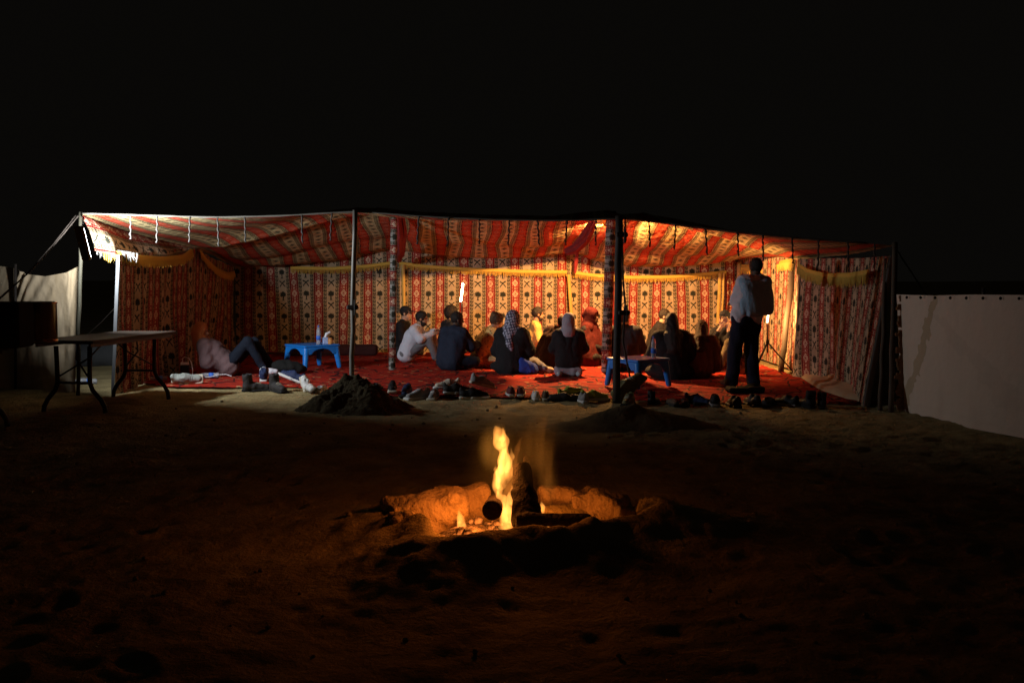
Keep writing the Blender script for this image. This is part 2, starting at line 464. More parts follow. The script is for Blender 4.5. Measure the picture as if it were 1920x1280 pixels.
for fx, fy, a, b_, th, dp in foot:
    if (fx - FIRE_C.x) ** 2 + (fy - FIRE_C.y) ** 2 < 1.6: continue
    i0, i1 = np.searchsorted(gx, (fx - .32, fx + .32)); j0, j1 = np.searchsorted(gy, (fy - .32, fy + .32))
    x = GX[i0:i1, j0:j1] - fx; y = GY[i0:i1, j0:j1] - fy
    u = (x * math.cos(th) + y * math.sin(th)) / a; v = (-x * math.sin(th) + y * math.cos(th)) / b_
    q = np.sqrt(u * u + v * v)
    GZ[i0:i1, j0:j1] += -dp * np.exp(-(q / .85) ** 4) + dp * .55 * np.exp(-((q - 1.35) / .33) ** 2)
GZ += fire_h(GX, GY)
structure(mesh('ground', np.stack([GX, GY, GZ], -1).reshape(-1, 3), grid_faces(len(gx), len(gy)), M_SAND))
def gz(x, y):
    i = min(max(np.searchsorted(gx, x), 0), len(gx) - 1); j = min(max(np.searchsorted(gy, y), 0), len(gy) - 1)
    return float(GZ[i, j])
def on_ground(px, py):
    p = G(px, py); z = gz(p.x, p.y); p = G(px, py, z); return p

# heaps of sand in front of the rugs
def heap(name, c, rx, ry, h, label, seed, sharp, rough, m=None):
    n = 120
    th = np.linspace(0, 2 * math.pi, 180, endpoint=False); rr = np.linspace(0, 1.0, n) ** .8
    T, Q = np.meshgrid(th, rr, indexing='ij')
    x = np.cos(T) * Q * rx; y = np.sin(T) * Q * ry
    z = h * (1 - Q) ** sharp
    lump = (fbm((x + c.x) * 7, (y + c.y) * 7, seed, 4) + .45 * np.abs(fbm((x + c.x) * 16, (y + c.y) * 16, seed + 3, 2))) * rough * (1 - Q ** 6) * (.4 + .6 * (1 - Q)) + fbm((x + c.x) * 2.5, (y + c.y) * 2.5, seed + 9, 2) * rough * 1.6 * (1 - Q ** 4) * (Q > 0)
    lump = lump * np.clip(Q * 12, 0, 1)
    V = np.stack([x, y, z + lump - .03 * Q ** 3 - .01], -1)
    F = grid_faces(180, n); a = np.arange(180 * n).reshape(180, n)
    F = np.concatenate([F, np.stack([a[-1, :-1], a[0, :-1], a[0, 1:], a[-1, 1:]], -1)])
    o = mesh(name, V.reshape(-1, 3), F, m or M_SANDP, loc=(c.x, c.y, gz(c.x, c.y)))
    return tag(o, label, 'sand heap')
c = on_ground(662, 768); heap('sand_heap', c, .80, .72, .40, 'dark pointed heap of dug sand at the foot of the thin middle tent pole', 4, 1.25, .13)
c = on_ground(1190, 800); heap("sand_heap", c, 1.0, .62, .23, 'low smooth dark heap of sand before the right tent pole', 14, 1.35, .018, sand("sand_low_heap", (.22, .175, .095)))

# ------------------------------------------------------------------ tent
tent = thing('tent', 'long open sided desert tent of red and cream patterned cloth with palms and crossed swords', 'tent', (0, 15.5, 0))
TI = Matrix.Translation((0, -15.5, 0))
def tp(o):
    o.parent = tent; o.matrix_parent_inverse = TI; return o
def ctrl(pts):                             # control points (px, py, Y) -> arrays of x, y, z
    w = np.array([P(*p) for p in pts]); return w
def lerp_line(w, X):
    o = np.argsort(w[:, 0]); w = w[o]
    return np.interp(X, w[:, 0], w[:, 1]), np.interp(X, w[:, 0], w[:, 2])
def smooth_line(pts, n, sag=None):
    w = ctrl(pts); d = np.r_[0, np.cumsum(np.linalg.norm(np.diff(w, axis=0), axis=1))]
    t = np.linspace(0, d[-1], n)
    return np.stack([np.interp(t, d, w[:, i]) for i in range(3)], -1)
FY = lambda px: 12.65 + (px - 150) / 1525 * (11.05 - 12.65)
FRONT = [(150, 401, 0), (260, 404, 0), (400, 408.5, 0), (540, 405, 0), (664, 397, 0), (720, 401, 0), (800, 407, 0), (910, 412, 0), (1040, 414.5, 0), (1120, 413, 0), (1160, 407.5, 0),
         (1230, 416, 0), (1310, 427, 0), (1420, 440, 0), (1540, 451, 0), (1678, 460, 0)]
FRONT = [(a, b, FY(a)) for a, b, _ in FRONT]
RY = 15.7
RIDGE = [(362, 462, RY), (420, 464, RY), (480, 452, RY), (560, 432, RY), (640, 409, RY), (735, 394, RY), (840, 400, RY), (940, 404, RY), (1040, 404, RY), (1142, 395, RY), (1190, 409, RY),
         (1280, 428, RY), (1370, 450, RY), (1440, 474, RY), (1490, 486, RY)]
BY = 19.2
BACK = [(440, 500, BY), (545, 497, BY), (640, 489, BY), (690, 476, BY), (740, 467, BY), (790, 475, BY), (850, 482, BY), (940, 485, BY), (1010, 482, BY), (1075, 473, BY), (1110, 488, BY), (1180, 500, BY), (1260, 501, BY), (1320, 494, BY), (1390, 480, BY)]
wF, wR, wB = ctrl(FRONT), ctrl(RIDGE), ctrl(BACK)
NU, NV = 420, 110
us = np.linspace(0, 1, NU)
def row(w):
    x = w[0, 0] + (w[-1, 0] - w[0, 0]) * us
    y, z = lerp_line(w, x); return np.stack([x, y, z], -1)
rF, rR, rB = row(wF), row(wR), row(wB)
LIFT = .20 * (np.clip((us - .53 - .16) / .06, 0, 1) + np.clip((.37 - us) / .10, 0, 1)) * np.clip(np.minimum(us, 1 - us) * 14, 0, 1)
vs = np.r_[np.linspace(0, .5, 56), np.linspace(.503, .53, 12), np.linspace(.54, 1, 42)]
roof = np.zeros((NU, NV, 3))
for j, v in enumerate(vs):
    if v < .5:
        t = v / .5; p = rF + (rR - rF) * t; s = 4 * t * (1 - t)
        p[:, 2] += -s * (.03 + .04 * np.sin(us * 9 + 1) ** 2) + LIFT * .9 * t * (1 - np.clip((t - .72) / .28, 0, 1) ** 2)
    else:
        t = (v - .5) / .5; p = rR + (rB - rR) * t; s = 4 * t * (1 - t)
        p[:, 2] += LIFT * np.clip(t / .05, 0, 1) * (1 - t) 
        edge = np.clip(np.minimum(us, 1 - us) * 12, 0, 1)
        p[:, 2] -= s * .10 * edge
        p[:, 2] += (.05 * np.exp(-((t - .62 - .04 * np.sin(us * 24)) / .07) ** 2) - .05 * np.exp(-((t - .80) / .08) ** 2)) * edge
        p[:, 0] += .05 * np.sin(us * 40) * s * np.sin(t * 9)
    roof[:, j] = p
roof[..., 2] += .025 * fbm(roof[..., 0] * 2.2, roof[..., 1] * 1.1, 8, 4) * np.sin(vs * math.pi)[None] 
xm = (roof[:, :, 0])
uvR = np.stack([np.broadcast_to(us[:, None] * 9.72 / .464, (NU, NV)), np.broadcast_to(vs[None] * 7.2 / .42, (NU, NV))], -1)
tp(mesh('roof_cloth', roof.reshape(-1, 3), grid_faces(NU, NV), M_ROOF, uv=uvR.reshape(-1, 2)))

def wall(name, top, bot, n, m, fold, seed, uscale, ushift=0.0, freq=7.5, warp=0.0):
    d = np.r_[0, np.cumsum(np.linalg.norm(np.diff(top[:, :2], axis=0), axis=1))]
    t = np.linspace(0, 1, m)
    nrm = np.array([-(top[-1, 1] - top[0, 1]), top[-1, 0] - top[0, 0]]); nrm /= np.linalg.norm(nrm)
    W = top[:, None] * (1 - t)[None, :, None] + bot[:, None] * t[None, :, None]
    dd = d[:, None] + .25 * t[None] * np.sin(d[:, None] * .9 + seed)
    f = fold * (np.sin(dd * freq + seed + 2.0 * vnoise(dd * 1.3, 0 * dd + seed, seed)) * .55 + 1.3 * fbm(dd * 2.4, t[None] * 1.1 + 0 * dd, seed, 3)) * (.25 + .75 * t[None])
    W[..., 0] += nrm[0] * f; W[..., 1] += nrm[1] * f
    z = W[..., 2]
    uu = (d / .464 * uscale + ushift)[:, None] + warp * (fbm(d[:, None] * .8, t[None] * .9 + 0 * d[:, None], seed + 50, 2) + .5 * (t[None] - .5) * np.sin(d[:, None] * .7 + seed))
    uv = np.stack([np.broadcast_to(uu, z.shape), (z + .05 * fbm(d[:, None] * 1.1, t[None] * .8 + 0 * d[:, None], seed + 70, 2)) / .42], -1)
    return mesh(name, W.reshape(-1, 3), grid_faces(n, m), M_FAB, uv=uv.reshape(-1, 2)), W
# back wall hangs from the roof's back edge; its bottom lies on the rugs
topB = rB.copy(); topB[:, 1] += .01; botB = topB.copy(); botB[:, 2] = 0.03; botB[:, 1] += .06 * np.sin(us * 11)
ush = -(P(1122 - 45.4 * 4, 600, BY).x - topB[0, 0]) / .464
o, WB = wall('back_wall', topB, botB, NU, 60, .055, 2, 1.0, ush, 5.5, .28); tp(o)
# side walls
LT = ctrl([(223, 478, 12.40), (240, 476, 12.9), (290, 472, 14.0), (362, 462, 15.7), (400, 485, 17.2), (438, 500, 19.15)])
LBm = np.array([(-4.60, 12.55, .0), (-4.63, 12.95, .0), (-4.68, 14.0, .03), (-4.72, 15.7, .02), (-4.8, 17.4, .02), (-4.85, 19.15, .02)])
def resamp(w, n):
    d = np.r_[0, np.cumsum(np.linalg.norm(np.diff(w[:, :2], axis=0), axis=1))]; t = np.linspace(0, d[-1], n)
    return np.stack([np.interp(t, d, w[:, i]) for i in range(3)], -1)
o, WL = wall('side_wall', resamp(LT, 260), resamp(LBm, 260), 260, 60, .085, 5, 1.45, 0, 13.0, .4); tp(o)
RT = np.array([tuple(P(1668, 480, 11.1)), tuple(P(1610, 484, 12.2)), tuple(P(1556, 484, 13.5)), tuple(P(1502, 485, 14.36))])
RB = np.array([G(1618, 762), (4.50, 12.2, .03), (4.66, 13.5, .03), (4.50, 14.36, .03)])
RB[0, 2] = .0
o, WRt = wall('side_wall', resamp(RT, 200), resamp(RB, 200), 200, 60, .05, 9, -1.15, 0, 7.5, .5); tp(o)
RT2 = ctrl([(1501, 487, 14.33), (1497, 485, 14.8), (1488, 484, 15.7), (1430, 478, 17.4), (1388, 480, 19.15)])
RB2 = np.array([(4.47, 14.30, .03), (4.62, 14.8, .03), (4.78, 15.7, .03), (4.85, 17.4, .03), (4.88, 19.15, .03)])
o, WR2 = wall('side_wall', resamp(RT2, 200), resamp(RB2, 200), 200, 60, .022, 12, -1.0, .3); tp(o)
# eave cloth on the left between the roof's edge and the wall, with the pale hanging end at the corner
eu = np.linspace(0, 1, 90)
eTop = roof[0, :55][np.linspace(0, 54, 90).astype(int)]
eBot = np.stack([np.interp(eu, [0, .12, .3, .6, 1], [P(178, 470, 12.6)[i], P(216, 476, 12.45)[i], P(262, 487, 13.3)[i], P(318, 486, 14.4)[i], P(362, 468, 15.7)[i]]) for i in range(3)], -1)
tt = np.linspace(0, 1, 24)
EV = eTop[:, None] * (1 - tt)[None, :, None] + eBot[:, None] * tt[None, :, None]
EV[..., 0] += (.05 * np.sin(tt * math.pi))[None] * (1 + np.sin(eu * 14))[:, None] * .6
uvE = np.stack([np.broadcast_to(tt[None] * 1.1 + .3, EV.shape[:2]), np.broadcast_to(eu[:, None] * 3.4 / .42, EV.shape[:2])], -1)
tp(mesh('eave_flap', EV.reshape(-1, 3), grid_faces(90, 24), M_FAB, uv=uvE.reshape(-1, 2)))
# pale hem at the open edge of the left wall
e0 = WL[0]; hem = np.stack([e0 + (0, -.012, 0), e0 + (-.03, -.02, 0), e0 + (-.05, .01, 0)], 1)
tp(mesh('hem', hem.reshape(-1, 3), grid_faces(60, 3), mat('pale_hem', (.10, .10, .10), .8, var=.15)))
e0 = WRt[0]; hem = np.stack([e0 + (0, -.012, 0), e0 + (.05, -.03, 0), e0 + (.10, .03, 0)], 1)
tp(mesh('hem', hem.reshape(-1, 3), grid_faces(60, 3), mat('grey_hem', (.36, .33, .32), .8, var=.15)))

# gold fringes along the walls
def fringe(line, toward, drop=.125, name='gold_fringe', off=0.0):
    line = line + np.array(toward, float) * off
    n = len(line); toward = np.array(toward, float)
    a = line + toward * .03; b = line + toward * .045; b[:, 2] -= .05
    c_ = line + toward * .03 + (0, 0, .012)
    band = mesh(name, np.stack([c_, a + toward * .012, b], 1).reshape(-1, 3), grid_faces(n, 3), M_GOLD); tp(band)
    V = []; F = []
    d = np.r_[0, np.cumsum(np.linalg.norm(np.diff(line, axis=0), axis=1))]
    k = int(d[-1] / .017)
    for s in np.linspace(.01, d[-1] - .01, k):
        p = np.array([np.interp(s, d, b[:, i]) for i in range(3)]); tdir = np.array([np.interp(s + .01, d, b[:, i]) for i in range(3)]) - p
        tdir /= np.linalg.norm(tdir) + 1e-9
        L = drop * rng.uniform(.75, 1.1) - .05; w = .0075
        sway = tdir * rng.normal(0, .008) + toward * rng.uniform(0, .012)
        i0 = len(V)
        V += [p - tdir * w + (0, 0, .01), p + tdir * w + (0, 0, .01), p + toward * w * 1.4 + (0, 0, .01)]
        q = p + sway - np.array((0, 0, L))
        V += [q - tdir * w * .7, q + tdir * w * .7, q + toward * w]
        F += [(i0, i0 + 1, i0 + 4, i0 + 3), (i0 + 1, i0 + 2, i0 + 5, i0 + 4), (i0 + 2, i0, i0 + 3, i0 + 5)]
    st = mesh('fringe_strands', V, F, M_GOLD, parent=band); st['kind'] = 'stuff'
def dens(pts, n=90):
    w = ctrl(pts); d = np.r_[0, np.cumsum(np.linalg.norm(np.diff(w, axis=0), axis=1))]
    t = np.linspace(0, d[-1], n); out = np.stack([np.interp(t, d, w[:, i]) for i in range(3)], -1)
    k = np.ones(7) / 7
    for i in range(3): out[:, i] = np.convolve(np.pad(out[:, i], 3, mode='edge'), k, 'valid')
    return out
fb = BY - .04
fringe(dens([(543, 500, fb), (620, 502, fb), (690, 497, fb), (742, 490, fb)], 70), (0, -1, 0))
fringe(dens([(746, 491, fb), (800, 498, fb), (880, 503, fb), (980, 507, fb), (1066, 508, fb)], 90), (0, -1, 0))
fringe(dens([(1070, 508, fb), (1110, 514, fb), (1180, 518, fb), (1260, 517, fb), (1320, 512, fb), (1364, 508, fb)], 90), (0, -1, 0))
fringe(dens([(182, 466, 12.62), (214, 472, 12.5), (250, 479, 13.0), (300, 483, 14.0), (340, 479, 15.0), (357, 465, 15.6)], 80), (1, -.25, 0), .14)
fringe(dens([(369, 466, 15.85), (385, 486, 16.5), (405, 504, 17.4), (425, 512, 18.4), (437, 508, 19.0)], 60), (1, -.2, 0), .14)
fringe(dens([(1642, 506, 11.4), (1602, 513, 12.0), (1556, 514, 13.1), (1522, 506, 13.8), (1503, 494, 14.2)], 90), (-1, -.3, 0), .16, off=.03)
fringe(dens([(1496, 487, 14.5), (1478, 487, 15.9), (1460, 492, 16.7), (1430, 495, 17.6), (1390, 497, 19.0)], 60), (-1, -.2, 0), .16)
# pale torn fringe that hangs from the lit corner
mb = MB()
for i in range(26):
    px = 181 + i * 3.0 + rng.normal(0, .8); p = P(px, 462 + i * .5, 12.62)
    mb.tube([p, p + Vector((rng.normal(0, .01), 0, -.05)), p + Vector((rng.normal(0, .02), 0, -rng.uniform(.08, .14)))], [.012, .009, .004], 5)
o = tp(mb.build('fringe_strands', mat('pale_fringe', (.16, .15, .13), .9))); o['kind'] = 'stuff'

# poles
def pole(name, a, b, r, m, r2=None):
    mbp = MB(); a = Vector(a); b = Vector(b); n = 8
    pts = [a.lerp(b, i / n) + Vector((rng.normal(0, .006), rng.normal(0, .004), 0)) * (0 < i < n) for i in range(n + 1)]
    mbp.tube(pts, [r + (((r2 or r) - r) * i / n) for i in range(n + 1)], 12)
    return tp(mbp.build(name, m, smooth=True))
def gpt(px, py): p = on_ground(px, py); p.z -= .05; return p
M_PATCH = fabric('pole_wrap_fabric', (.30, .29, .26), (.20, .02, .02))
pole('front_pole', P(151, 398, FY(150) - .06), gpt(146, 742), .023, mat('pole_green', (.07, .062, .04), .7, bump=.3))
b_ = gpt(657, 748); pole('front_pole', P(666, 394, FY(664) - .05), b_, .030, M_STEEL)
pole('front_pole', P(1161, 405, FY(1160) - .05), gpt(1156, 756), .044, M_POLE)
pole('front_pole', P(1678, 455, 11.0), gpt(1670, 772), .030, M_WOOD)
pole('leaning_pole', P(1662, 485, 11.2), gpt(1650, 770), .026, M_WOOD)
pole('ridge_pole', P(1487, 488, 15.4), P(1464, 706, 15.0), .045, M_WOOD)
pole('corner_pole', P(1386, 492, 18.9), P(1380, 664, 18.9), .045, mat('tan_wood', (.42, .25, .10), .7, var=.3, scale=5))
def wrapped(a, b, r):
    a = np.array(a); b = np.array(b); n, k = 60, 20
    th = np.linspace(0, 2 * math.pi, k); t = np.linspace(0, 1, n)
    V = np.zeros((n, k, 3)); V[:] = (a + (b - a) * t[:, None])[:, None]
    rr = r * (1 + .10 * vnoise(t[:, None] * 14, th[None] * 2, 3))
    V[..., 0] += np.cos(th)[None] * rr; V[..., 1] += np.sin(th)[None] * rr
    L = np.linalg.norm(b - a)
    uv = np.stack([np.broadcast_to((t * L / .40)[:, None], (n, k)), np.broadcast_to((th / 6.28 * .9)[None], (n, k))], -1)
    tp(mesh('centre_pole', V.reshape(-1, 3), grid_faces(n, k), M_PATCH, uv=uv.reshape(-1, 2)))
wrapped(P(739, 396, 15.6), P(735, 697, 15.6), .052)
wrapped(P(1146, 396, 15.3), P(1136, 709, 15.3), .075)

# ropes, ties, clamps
def rope(name, pts, r, m, parent=True, sub=8, twist=True):
    pts = [Vector(p) for p in pts]; out = []
    for i in range(len(pts) - 1):
        for k in range(sub): out.append(pts[i].lerp(pts[i + 1], k / sub))
    out.append(pts[-1]); mbr = MB(); mbr.tube(out, [r * (1 + .25 * math.sin(i * 2.1)) for i in range(len(out))] if twist else r, 6)
    o = mbr.build(name, m, smooth=True)
    return tp(o) if parent else o
fr_line = [Vector(p) + Vector((0, -.02, .004)) for p in rF[::14]]
rope('edge_rope', fr_line, .011, M_ROPE, sub=2)
tie_px = [245, 295, 356, 408, 459, 566, 622, 785, 841, 899, 955, 1008, 1063, 1117, 1172, 1217, 1267, 1323, 1383, 1430, 1485, 1535, 1590, 1640]
fx_ = [a for a, _, _ in FRONT]; fy_ = [b for _, b, _ in FRONT]
for i, px in enumerate(tie_px):
    y0 = np.interp(px, fx_, fy_); Y = FY(px) - .03; L = 50 + rng.uniform(-6, 4)
    a = P(px, y0, Y); b = P(px + rng.uniform(-3, 3), y0 + L, Y)
    k = 10; pts = [a.lerp(b, t / k) + Vector((.006 * math.sin(t * 2.2 + i), .004 * math.cos(t * 2), 0)) for t in range(k + 1)]
    mbt = MB(); mbt.tube(pts, [.010 + .004 * math.sin(t * 2.6 + i) for t in range(k + 1)], 5)
    tp(mbt.build('tie_strap', M_STRAP if i < 8 else M_ROPED, smooth=True))
rope('guy_rope', [P(149, 402, 12.6), P(118, 440, 12.3), P(60, 506, 11.9), P(-90, 640, 11.2)], .008, M_ROPED)
rope('guy_rope', [P(142, 404, 12.6), P(100, 458, 12.5), P(52, 512, 12.4), P(-60, 610, 12.2)], .007, M_ROPED)
rope('guy_rope', [P(1682, 470, 11.1), P(1712, 515, 11.6), P(1760, 590, 12.6), P(1800, 660, 13.6)], .010, M_ROPE)
rope('guy_rope', [P(232, 560, 13.0), P(190, 604, 13.9), P(150, 640, 15.0)], .005, M_ROPED)
rope('hanging_rope', [P(1166, 412, 11.8), P(1168, 520, 11.75), P(1172, 570, 11.75), P(1168, 640, 11.75), P(1182, 712, 11.75)], .012, M_ROPED, sub=10)
mbk = MB()
for px, py, w in ((1166, 440, 11), (1170, 586, 9), (661, 576, 8)):
    p = P(px, py, FY(px) - .1); mbk = MB(); mbk.box(p, (.14, .05, .055), bevel=.012); mbk.tube([p + Vector((.03, -.02, -.10)), p + Vector((.03, -.02, .09))], .012, 8)
    tp(mbk.build('pole_clamp', M_POLE))
# gathered burgundy cloths hanging from the ridge
def drape(pts, w, name='gathered_drape', m=None):
    w_ = ctrl(pts); n = 40; d = np.linspace(0, 1, n)
    c_ = np.stack([np.interp(d, np.linspace(0, 1, len(w_)), w_[:, i]) for i in range(3)], -1)
    k = 24; th = np.linspace(0, 2 * math.pi, k)
    tdir = np.gradient(c_, axis=0); tdir /= np.linalg.norm(tdir, axis=1)[:, None]
    side = np.cross(tdir, (0, 1, 0)); side /= np.linalg.norm(side, axis=1)[:, None]; dep = np.cross(side, tdir)
    rr = w * (1 + .28 * np.cos(th * 6))[None] * (.6 + .4 * np.sin(d * math.pi))[:, None]
    V = c_[:, None] + side[:, None] * (np.cos(th)[None] * rr)[..., None] + dep[:, None] * (np.sin(th)[None] * rr)[..., None]
    tp(mesh(name, V.reshape(-1, 3), grid_faces(n, k), m or M_BURG))
drape([(1112, 415, 15.72), (1106, 428, 15.75), (1094, 450, 15.8), (1078, 466, 15.85), (1060, 473, 15.9)], .075)
drape([(1083, 468, 18.8), (1080, 490, 18.9), (1078, 512, 18.95)], .03)
drape([(744, 404, 15.8), (746, 440, 16.2), (748, 470, 17.2), (748, 488, 18.6)], .075)
drape([(754, 404, 15.9), (756, 440, 16.4), (754, 480, 18.0)], .05)
M_TAN = mat('tan_ribbon', (.50, .33, .09), .85, var=.3)
def ribbon(pa, pb, w):
    a = P(*pa); b = P(*pb); mbx = MB()
    for s in range(1): 
        pts = [a.lerp(b, t / 12) for t in range(13)]
        V = []; F = []
        for i, p in enumerate(pts):
            o_ = .01 * math.sin(i * .9); V += [p + Vector((-w, -.02 + o_, 0)), p + Vector((-w * .4, -.05, 0)), p + Vector((w * .5, -.045 + o_, 0)), p + Vector((w, -.015, 0))]
        for i in range(12):
            for k in range(3): F.append((i * 4 + k, i * 4 + k + 1, i * 4 + k + 5, i * 4 + k + 4))
        mbx.add(V, F)
    tp(mbx.build('hanging_ribbon', M_TAN, smooth=True))
ribbon((1066, 514, 19.1), (1072, 600, 19.1), .032)
ribbon((1350, 512, 19.05), (1346, 606, 19.05), .035); ribbon((1357, 512, 19.03), (1353, 606, 19.03), .02)
ribbon((756, 496, 19.1), (757, 580, 19.1), .035)
# the two lamps in the roof
M_LAMPC = emit('cold_lamp_glass', (.86, .93, 1.0), 18.0); M_LAMPW = emit('warm_lamp_glass', (1, .66, .32), 14.0)
lamp = thing('work_lamp', 'flat cold white flood lamp hanging from the left front pole and facing into the tent', 'lamp', COLD_AT)
LM = COLD_N.to_track_quat('Y', 'Z').to_matrix()
mbl = MB(); mbl.box((0, 0, 0), (.15, .04, .40), LM, bevel=.012); mbl.build('lamp_housing', mat('lamp_shell', (.40, .31, .14), .5), lamp)
mbl = MB(); mbl.box(LM @ Vector((0, .022, 0)), (.12, .006, .34), LM); mbl.build('lamp_glass', M_LAMPC, lamp)
mbl = MB(); mbl.tube([(0, 0, .19), (-.02, .1, .30), P(152, 404, FY(150) - .06) - COLD_AT], .008, 6); mbl.build('cable', M_BLACK, lamp)
wl_ = thing('hanging_bulb', 'warm bulb glowing at the ridge beside the thick wrapped pole', 'lamp', WARM_AT)
def shade(a0, a1, z0, z1, r_, name):  # added plates that block the bulb's light to the left and front
    n, k = 20, 5; V = []
    for i in range(n):
        a = R(a0 + (a1 - a0) * i / (n - 1))
        for j in range(k): V.append((math.cos(a) * r_, math.sin(a) * r_, z0 + (z1 - z0) * j / (k - 1)))
    mesh(name, V, grid_faces(n, k), mat('added_baffle_tin', (.20, .12, .06), .6), wl_)
shade(145, 222, -.13, .03, .11, 'added_light_baffle'); shade(222, 288, -.054, .026, .11, 'added_light_baffle'); shade(288, 338, -.088, .026, .11, 'added_light_baffle')
mbl = MB(); mbl.lathe([(.012, .035), (.032, .02), (.036, -.01), (.02, -.035), (.004, -.04)], 12, c=(0, 0, .06)); mbl.build('bulb', M_LAMPW, wl_, True)
mbl = MB(); mbl.tube([(0, 0, .09), (.03, -.02, .12), (.10, -.05, .14)], .008, 6); mbl.build('cable', M_BLACK, wl_)

# ------------------------------------------------------------------ rugs
def rug_mat():
    m, nt, b = newmat('rug_weave')
    tc = nt.nodes.new('ShaderNodeTexCoord'); E.nt = nt
    sp = nt.nodes.new('ShaderNodeSeparateXYZ'); nt.links.new(tc.outputs['Object'], sp.inputs[0])
    x, y = E(sp.outputs[0]), E(sp.outputs[1])
    vo = nt.nodes.new('ShaderNodeTexVoronoi'); vo.inputs['Scale'].default_value = 6.5; nt.links.new(tc.outputs['Object'], vo.inputs['Vector'])
    v2 = nt.nodes.new('ShaderNodeTexVoronoi'); v2.feature = 'DISTANCE_TO_EDGE'; v2.inputs['Scale'].default_value = 3.1; nt.links.new(tc.outputs['Object'], v2.inputs['Vector'])
    nz = nt.nodes.new('ShaderNodeTexNoise'); nz.inputs['Scale'].default_value = 9; nz.inputs['Detail'].default_value = 5; nt.links.new(tc.outputs['Object'], nz.inputs['Vector'])
    c = colmix(nt, E(nz.outputs['Fac']), (.17, .008, .006), (.50, .040, .018))
    c = colmix(nt, (E(vo.outputs['Distance']) < .26) * (E(nz.outputs['Fac']) > .46), c, (.42, .22, .10))
    c = colmix(nt, (E(vo.outputs['Distance']) < .11), c, (.03, .02, .035))
    c = colmix(nt, (E(v2.outputs['Distance']) < .035), c, (.045, .012, .012))
    nt.links.new(c, b.inputs['Base Color']); b.inputs['Roughness'].default_value = .95; b.inputs['Specular IOR Level'].default_value = .1
    n2 = nt.nodes.new('ShaderNodeTexNoise'); n2.inputs['Scale'].default_value = 60; n2.inputs['Detail'].default_value = 3; nt.links.new(tc.outputs['Object'], n2.inputs['Vector'])
    bp = nt.nodes.new('ShaderNodeBump'); bp.inputs['Strength'].default_value = .5; bp.inputs['Distance'].default_value = .01
    nt.links.new(n2.outputs['Fac'], bp.inputs['Height']); nt.links.new(bp.outputs['Normal'], b.inputs['Normal'])
    return m
M_RUG = rug_mat()
edge = np.array([G(px, py) for px, py in ((215, 702), (262, 716), (330, 728), (420, 728), (500, 724), (560, 728), (640, 737), (730, 742), (850, 743), (950, 745), (1060, 747), (1180, 751), (1300, 755), (1450, 757), (1610, 758))])
cx = np.linspace(-4.85, 4.55, 380); cy = np.linspace(0, 1, 300)
fe = np.interp(cx, edge[:, 0], edge[:, 1]) + .05 * fbm(cx * 3, cx * 0, 6, 3)
CX, T = np.meshgrid(cx, cy, indexing='ij'); CY = fe[:, None] + (19.1 - fe[:, None]) * T
wr = .016 * np.clip(fbm(CX * .6, CY * 3.2, 31, 4), -.2, 1) + .014 * fbm(CX * 2.2, CY * 8, 37, 3)
CZ = .020 + wr
tk = np.clip(1 - (CY - fe[:, None]) / .05, 0, 1); CZ -= tk * .012
base = np.array([[0]]); 
ig = np.clip(np.searchsorted(gx, CX), 0, len(gx) - 1); jg = np.clip(np.searchsorted(gy, CY), 0, len(gy) - 1)
frontz = np.clip(1 - (CY - 12.9) / 1.2, 0, 1)
CZ = np.maximum(CZ, GZ[ig, jg] * frontz + .010 + .3 * wr)
o = mesh('rug', np.stack([CX, CY, CZ], -1).reshape(-1, 3), grid_faces(380, 300), M_RUG)
tag(o, 'large crumpled red patterned rug covering the floor of the tent', 'rug')
# turned-over rug edge along the right wall
n = 40; V = []
aa = [G(1480, 690), G(1505, 712), G(1540, 735), G(1590, 752), G(1625, 757)]
ln = np.stack([np.interp(np.linspace(0, 4, n), range(5), [p[i] for p in aa]) for i in range(3)], -1)
for i, p in enumerate(ln):
    w = .34 * (1 - i / n) + .10
    V += [p + (-.02, 0, .03), p + (.03, .0, .085), p + (w * .6, .03, .10), p + (w, .06, .20 * (1 - i / n) + .06)]
o = mesh('rug_flap', np.array(V), grid_faces(n, 4), mat('rug_backing', (.42, .30, .17), .9, var=.2)); tag(o, 'turned up tan edge of a rug lying along the right wall', 'rug')

# bolster along the back wall
o = solid('bolster', [d_box((0, 0, .10), (.85, .14, .10), .06)], .022, mat('bolster_cloth', (.05, .012, .010), .9, var=.5, scale=14), amp=.008, freq=14, k=.02)
p = P(622, 660, 18.6); o.location = (p.x, 18.6, .02); tag(o, 'long dark red bolster at the back wall behind the left blue table', 'cushion')

